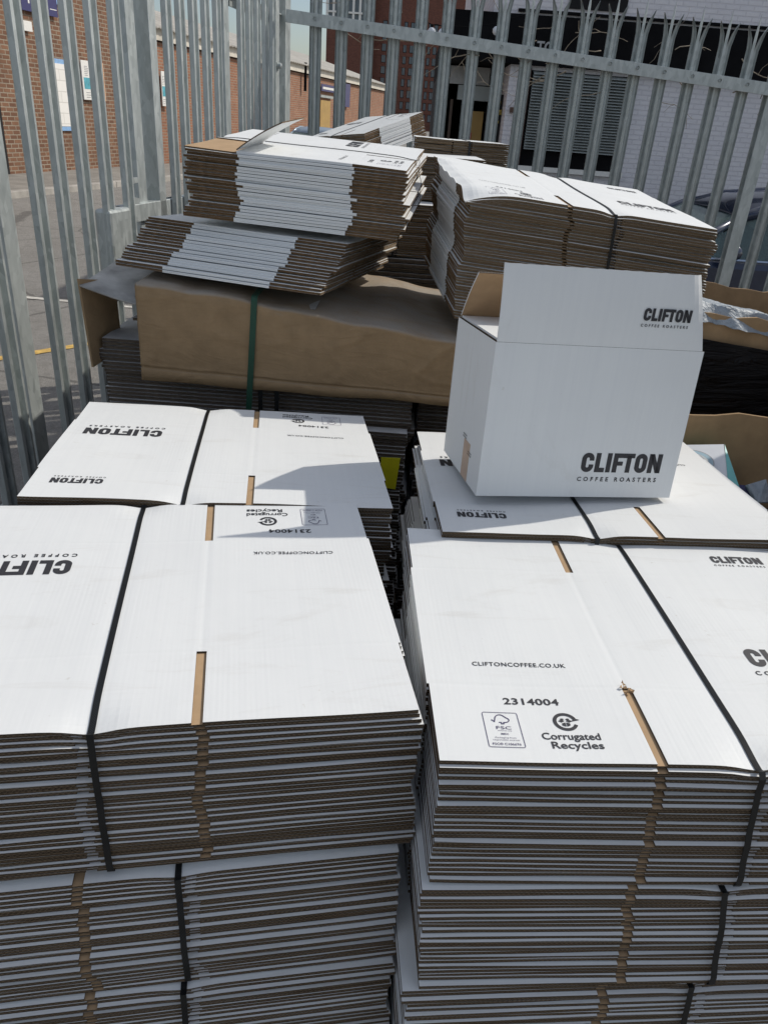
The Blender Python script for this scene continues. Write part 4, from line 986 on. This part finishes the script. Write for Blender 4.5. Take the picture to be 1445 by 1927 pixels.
o = rf.add(vs, fs).build('roof', M_ROOF, fb_, recalc=False); q = o.modifiers.new('s', 'SOLIDIFY'); q.thickness = .03
MB().prism([(0.05, 3.1), (9, 3.1), (4.6, 4.6)], 50.9, 51, 0, None, 'YZ').build('gable', M_BRICKO, fb_)
MB().box((S0 + .02, -.05, 0), (S0 + .23, .05, 6.2)).build('gap_shade_strip', M_BLACK, nb)  # black strip painted as the shade in the gap between the buildings
def wrect(parent, name, u0, v0, u1, v1, mat_, d0=.0, d1=.04, bevel=0):
    a = wpx(u0, v0); b = wpx(u1, v1); s0, s1 = sorted((a[0], b[0])); z0, z1 = sorted((a[1], b[1]))
    return MB().box((s0, -d1, z0), (s1, -d0 + .001, z1)).build(name, mat_, parent, bevel=bevel), (s0, s1, z0, z1)
wf, wr = wrect(nb, 'window', 89, 108, 150, 246, M_BLUE, 0, .05)
MB().box((wr[0] + .09, -.058, wr[2] + .09), (wr[1] - .09, -.04, wr[3] - .09)).build('infill', M_BLOCK, wf)
wf2, wr2 = wrect(nb, 'window', 205, -60, 262, 36, M_BLUE, 0, .05); MB().box((wr2[0] + .09, -.058, wr2[2] + .16), (wr2[1] - .09, -.04, wr2[3] - .09)).build('pane', M_WGLASS, wf2)
MB().box((wr2[0] - .05, -.1, wr2[2] + .09), (wr2[1] + .05, -.059, wr2[2] + .15)).build('sill', M_WPAINT, wf2)
wf3, wr3 = wrect(nb, 'window', 88, -120, 129, 14, M_BLUE, 0, .05); MB().box((wr3[0] + .09, -.058, wr3[2] + .09), (wr3[1] - .09, -.04, wr3[3] - .09)).build('pane', M_WGLASS, wf3)
dr, d_ = wrect(nb, 'door', 218, 158, 246, 322, M_BLACK, 0, .03); wrect(nb, 'lintel', 214, 122, 250, 150, M_STEELG, 0, .08)
gd, g_ = wrect(nb, 'dark_panel', -60, 60, 20, 335, M_VOID, 0, .02)  # flat near-black panel on the wall
def sign(label, u0, v0, u1, v1, mat_, cat='sign', name='wall_sign', dep=.03):
    a = wpx(u0, v0); b = wpx(u1, v1); s0, s1 = sorted((a[0], b[0])); z0, z1 = sorted((a[1], b[1]))
    root = empty(name, wl(s0, 0.052, z0), (0, 0, WYAW), label, cat)
    MB().box((0, -dep, 0), (s1 - s0, 0, z1 - z0)).build('board', mat_, root, bevel=.004)
    return root, s1 - s0, z1 - z0, dep
r, w_, h_, dp = sign('navy sign board with white arrows and a red panel, high on the near brick wall', 28, -40, 104, 33, M_NAVY)
for xx in (.16, .30):
    k = xx * w_ / .8 * 1.0
    MB().prism([(k - .025, .14), (k + .025, .14), (k + .025, .34), (k + .075, .34), (k, .50), (k - .075, .34), (k - .025, .34)], -dp - .004, -dp - .0005).build('arrow', M_WPAINT, r)
MB().box((.72 * w_, -dp - .003, .62), (.97 * w_, -dp - .0005, h_ - .05)).build('red_panel', M_REDP, r)
MB().box((.72 * w_, -dp - .003, .58), (.97 * w_, -dp - .0005, .605)).build('white_line', M_WPAINT, r); MB().box((.78 * w_, -dp - .003, .12), (.97 * w_, -dp - .0005, .135)).build('white_line', M_WPAINT, r)
sign('square white panel below the navy sign', 36, 37, 56, 60, M_WPAINT); sign('narrow white panel right of the square one', 78, 44, 87, 67, M_WPAINT)
sign('tiny red and white notice low on the near brick wall', 41, 117, 46, 130, M_REDP)
def poster(label, u0, v0, u1, v1):
    r, w_, h_, dp = sign(label, u0, v0, u1, v1, M_WPAINT, 'poster', 'poster')
    MB().box((.06 * w_, -dp - .003, .28 * h_), (.94 * w_, -dp - .0005, .57 * h_)).build('picture', M_PTEAL, r)
    MB().box((.93 * w_, -dp - .003, .0), (.985 * w_, -dp - .0005, h_)).build('orange_stripe', M_ORG, r)
    tx = MB(); rr2 = random.Random(int(u0))
    for k in range(9):
        z = h_ * ((.62 + k * .045) if k < 6 else (.06 + (k - 6) * .06)); 
        for q_ in range(3): a = w_ * (.12 + q_ * .27); tx.box((a, -dp - .003, z), (a + w_ * rr2.uniform(.12, .23), -dp - .0005, z + h_ * .018))
    tx.build('small_print', M_GTXT, r)
poster('tall white poster with a teal picture on the near brick wall', 146, 112, 195, 190); poster('second white and teal poster, on the orange brick workshop by the gate post', 298, 133, 316, 200)
r, w_, h_, dp = sign('blue shop sign with white lettering over the workshop doorway', 602, 157, 633, 176, M_NAVY)
vs, fs = fit_text('MM Motors', .05 * w_, .95 * w_, .28 * h_, .42 * h_, .02) if False else ([], [])
MB().box((.08 * w_, -dp - .004, .30 * h_), (.72 * w_, -dp - .0005, .62 * h_)).build('white_band', M_WPAINT, r)
sign('upright navy sign beside the workshop doorway', 648, 157, 655, 202, M_NAVY)
dd, _r = wrect(fb_, 'door', 603, 188, 620, 245, M_OCHRE, -.03, .02); wrect(fb_, 'lintel', 601, 178, 624, 186, M_STEELG, -.04, .08)
vp = wpx(571, 105); MB().tube([(vp[0], -.10, 3.5), (vp[0], -.10, vp[1] - 1.25)], .06, 8).build('vent_pipe', M_BLACK, fb_)

# ------------------------------------------------------------------ tall flats far behind
YT = 200.0
def tx_(u, v): p = PY(u, v, YT); return p.x, p.z
fl1 = empty('apartment_block', (0, YT, 0), None, 'tall dark red brick flats with rows of windows, far behind the fence', 'building')
xl = tx_(700, 100)[0]; xr = tx_(862, 100)[0] + 4; xg = tx_(617, 60)[0]; zg = tx_(640, 57)[1]
MB().box((xl, 0, 0), (xr, 18, 44)).build('wall', M_BRICKT, fl1)
lowb = empty('apartment_block', (0, YT, 0), None, 'lower dark brick block left of the flats, white framed balconies on its top', 'building')
MB().box((xg, -3, 0), (xl - .1, 12, zg)).build('wall', M_BRICKT, lowb)
for row in range(13):
    zc = tx_(722, 46 + row * 21.4)[1]
    if zc < 1.5: continue
    for (u, wpx_) in ((722, 7), (761, 5.5), (775, 8.5), (806, 5), (817, 6), (840, 6)):
        x = tx_(u, 100)[0]; ww = wpx_ * .141 / 2
        f_ = MB().box((x - ww, -.06, zc - .78), (x + ww, -.02, zc + .78)).build('window', M_BLACK, fl1)
        MB().box((x - ww + .1, -.075, zc - .68), (x - .04, -.062, zc + .68)).build('pane', M_WGLASS, f_)
        MB().box((x + .04, -.075, zc - .68), (x + ww - .1, -.062, zc + .68)).build('pane', M_WGLASS, f_)
    if row % 1 == 0: MB().box((xl, -.12, zc - 1.5), (xr, -.02, zc - 1.25)).build('ledge', M_BRICKT, fl1)
for i in range(8):
    x = xg + (xl - xg) * i / 7; MB().box((x - .25, -2.9, zg), (x + .25, -2.5, zg + 14)).build('balcony_post', M_WPAINT, lowb)
for k in range(5):
    z = zg + .2 + k * 2.8; MB().box((xg, -2.98, z), (xl - .1, 6, z + .35)).build('balcony_slab', M_WPAINT, lowb); MB().box((xg + .3, -2.4, z + .4), (xl - .4, 5, z + 2.7)).build('glazing', M_WGLASS, lowb)

# ------------------------------------------------------------------ white painted building on the right
YB = 9.0
wb = empty('painted_building', (1.0, YB, 0), None, 'white painted brick building with a black fascia and grey louvred shutter', 'building')
def bxl(name, x0, x1, z0, z1, y0, y1, mat_, parent=None, bevel=0): return MB().box((x0 - 1.0, y0, z0), (x1 - 1.0, y1, z1)).build(name, mat_, parent or wb, bevel=bevel)
bxl('wall', .955, 9.5, 0, 2.215, 0, 6, M_PAINTB)
bxl('fascia', .30, 9.5, 2.217, 2.64, -.10, 5.9, M_BLACK)
bxl('upper_wall', .72, 9.5, 2.642, 3.9, -.02, 5.9, M_PAINTB)
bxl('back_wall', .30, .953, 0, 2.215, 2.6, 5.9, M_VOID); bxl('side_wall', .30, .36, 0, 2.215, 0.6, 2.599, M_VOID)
# louvred shutter
sx0, sx1, sz0, sz1 = 1.19, 2.20, 1.44, 2.175
sh = bxl('shutter', sx0 - .02, sx1 + .02, sz0 - .15, sz1, -.02, -.001, M_BLACK)
lv = MB(); nl = 27
for k in range(nl):
    z = sz0 + .01 + k * (sz1 - sz0 - .02) / nl; lv.add([(sx0 - 1, -.085, z), (sx1 - 1, -.085, z), (sx1 - 1, -.025, z + .024), (sx0 - 1, -.025, z + .024), (sx0 - 1, -.085, z + .004), (sx1 - 1, -.085, z + .004), (sx1 - 1, -.025, z + .028), (sx0 - 1, -.025, z + .028)], [(0, 1, 2, 3), (7, 6, 5, 4), (0, 4, 5, 1), (1, 5, 6, 2), (2, 6, 7, 3), (3, 7, 4, 0)])
lv.build('louvre_slats', M_STEELG, sh)
bxl('sill', sx0 - .05, sx1 + .08, sz0 - .20, sz0 - .152, -.06, -.001, M_WPAINT)
bxl('shutter_frame', sx0 - .055, sx0 - .022, sz0 - .15, sz1 + .02, -.05, -.001, simple('rusty_frame', (.07, .04, .035), .8))
# doorway recess: panel, lintel, ochre door
bxl('panel', .37, .80, 2.03, 2.20, .55, .60, simple('grey_panel', (.42, .42, .41), .7))
bxl('shutter_box', .47, .84, 1.88, 2.02, .50, .66, M_STEELG); bxl('door_frame', .40, .43, 0, 1.88, .62, .66, simple('brown_frame', (.09, .06, .045), .7))
od = bxl('door', .575, .79, .1, 1.78, .70, .74, M_OCHRE); bxl('notice', .60, .675, 1.50, 1.56, .693, .699, M_REDP, wb)
# patterned yellow and black banner
bn2 = empty('leafy_screen', (.90, YB + .30, 0), None, 'black netting with yellow flowers beside the ochre door', 'screen')
MB().box((-.07, 0, .6), (.05, .02, 1.95)).build('netting', M_VOID, bn2)
fw = MB(); r_ = random.Random(6)
for k in range(60):
    x, z = r_.uniform(-.06, .04), r_.uniform(.7, 1.9); s = r_.uniform(.012, .028)
    pts = [(x + s * (1 if i % 2 else .45) * math.cos(i * .785), z + s * (1 if i % 2 else .45) * math.sin(i * .785)) for i in range(8)]
    fw.prism(pts, -.012, -.001)
fw.build('flowers', simple('dull_yellow', (.42, .30, .06), .7), bn2)
# letters on the fascia
vs, fs = fit_text('TG', 0, .16, 0, .095, .03)
p = PY(1008, 97, YB - .105)
o = MB().add([(v[0], 0, v[1]) for v in vs], fs).build('lettering', simple('grey_lettering', (.35, .35, .36), .6), wb, recalc=False); o.location = (p.x - 1.0, -.104, p.z)
o = MB().box((0, 0, -.03), (.17, .003, -.022)).build('underline', M_GTXT, wb); o.location = (p.x - 1.0, -.104, p.z)
# upper window
bxl('window', 1.45, 2.02, 2.72, 3.3, -.04, -.021, M_VOID); bxl('window_board', 1.62, 1.90, 2.82, 3.3, -.06, -.041, M_WPAINT)
bxl('conduit', .96, 3.6, 2.665, 2.69, -.06, -.021, M_BLACK); bxl('drainpipe', 1.06, 1.11, 0, 2.2, -.07, -.001, M_WPAINT, bevel=.01)
bxl('meter_box', 1.00, 1.035, 1.78, 1.83, -.05, -.001, simple('rust', (.12, .07, .05), .8))
for k, (u, v) in enumerate(((812, 60), (832, 62), (934, 58))):
    p = PY(u, v, 7.6); g = empty('globe_lamp', tuple(p), None, ('left', 'middle', 'right')[k] + ' white glass globe lamp hanging before the black fascia', 'lamp', 'globe lamps')
    MB().lathe([(0.0001, -.035), (.02, -.029), (.033, -.012), (.033, .012), (.02, .028), (.008, .034)], 14).build('globe', M_CARDW, g, smooth=True); MB().lathe([(.010, .033), (.012, .05), (.0001, .052)], 10).build('cap', M_BLACK, g)
cb = MB(); cb.tube([tuple(PY(u, v, 7.6) + Vector((0, 0, .052))) for u, v in ((790, 50), (812, 60), (832, 62), (880, 64), (934, 58), (990, 40))], .004, 5); tag(cb.build('cable', M_BLACK), 'thin black cable carrying the globe lamps', 'cable')

# ------------------------------------------------------------------ cars
def car(label, paint, loc, rz_, dz=0):
    root = empty('parked_car', loc, (0, 0, rz_), label, 'car', 'parked cars')
    hw = .86
    side = [(-2.1, .25), (-2.12, .55), (-2.0, .72), (-1.25, .86), (-.95, .88), (1.55, .90), (2.0, .86), (2.12, .6), (2.08, .25), (1.72, .22), (1.62, .42), (1.35, .52), (1.08, .42), (.98, .2), (-.98, .2), (-1.08, .42), (-1.35, .52), (-1.62, .42), (-1.72, .22)]
    MB().prism(side, -hw, hw).build('body', paint, root, bevel=.05)
    roof = [(-.62, 1.18), (-.35, 1.27), (.1, 1.325), (.7, 1.30), (1.15, 1.20)]
    vs = []; K = len(roof)
    for (x, z) in roof:
        for (y, dz_) in ((-.62, -.035), (-.45, 0), (0, .015), (.45, 0), (.62, -.035)): vs.append((x, y, z + dz_))
    fs = [(5 * i + j, 5 * i + 5 + j, 5 * i + 6 + j, 5 * i + 1 + j) for i in range(K - 1) for j in range(4)]
    o = MB().add(vs, fs).build('roof', paint, root, smooth=True); q = o.modifiers.new('s', 'SOLIDIFY'); q.thickness = .035
    for s in (-1, 1):
        pil = MB()
        for pts in ([(-1.12, s * .80, .88), (-.62, s * .64, 1.16)], [(.22, s * .80, .88), (.22, s * .63, 1.28)], [(1.70, s * .78, .88), (1.15, s * .62, 1.17)], [(-.62, s * .645, 1.15), (-.3, s * .635, 1.25), (.1, s * .63, 1.30), (.7, s * .63, 1.275), (1.15, s * .635, 1.17)]):
            pil.tube(pts, .028, 8)
        pil.build('pillar', paint, root, smooth=True)
        for pts in ([(-1.05, s * .80, .885), (.19, s * .80, .885), (.19, s * .64, 1.26), (-.3, s * .64, 1.225), (-.6, s * .645, 1.13)], [(.25, s * .80, .885), (1.62, s * .78, .885), (1.13, s * .635, 1.16), (.7, s * .64, 1.25), (.25, s * .64, 1.265)]):
            o = MB().add(pts, [tuple(range(5))]).build('window', M_CGLASS, root, recalc=False); q = o.modifiers.new('s', 'SOLIDIFY'); q.thickness = .004
        MB().tube([(-1.1, s * .815, .885), (1.65, s * .80, .888)], .012, 6).build('trim', M_CHROME, root)
        mr = MB(); mr.lathe([(.0001, -.05), (.045, -.045), (.06, 0), (.045, .045), (.0001, .05)], 10, 0, T((-.72, s * .93, .95), 0, rad(90))); mr.build('mirror', paint, root, smooth=True)
        for x in (-1.35, 1.35):
            wh = MB().lathe([(.20, -.11), (.30, -.11), (.32, -.08), (.32, .08), (.30, .11), (.20, .11)], 24, 0, T((x, s * .76, .32), 0, rad(90))).build('wheel', M_RUB, root, smooth=True)
            MB().lathe([(.0001, -.085), (.06, -.09), (.19, -.08), (.20, -.11), (.20, .11), (.19, .085), (.0001, .085)], 16, 0, T((x, s * .76, .32), 0, rad(90))).build('rim', M_CHROME, wh)
    for pts in ([(-1.12, -.78, .88), (-1.12, .78, .88), (-.62, .62, 1.16), (-.62, -.62, 1.16)], [(1.72, -.76, .88), (1.72, .76, .88), (1.16, .6, 1.17), (1.16, -.6, 1.17)]):
        o = MB().add(pts, [(0, 1, 2, 3)]).build('windscreen', M_CGLASS, root, recalc=False); q = o.modifiers.new('s', 'SOLIDIFY'); q.thickness = .004
    for x in (-.25, .85):
        for y in (-.38, .38): MB().box((x, y - .2, .5), (x + .14, y + .2, 1.02)).box((x + .03, y - .1, 1.02), (x + .11, y + .1, 1.16)).build('seat', M_SEAT, root, bevel=.03)
    for y in (-.6, .6): MB().box((-2.13, y - .14, .58), (-2.02, y + .14, .70)).build('headlight', M_CARDW, root, bevel=.02)
    return root
car('dark blue car parked close behind the right fence', M_NAVYCAR, (3.05, 6.60, 0), 0)
pc = PZ(577, 262, 0.9)
car('silver blue car far down the road, seen over the stacks', M_SILVCAR, (-2.6, 24, 0), rad(80))
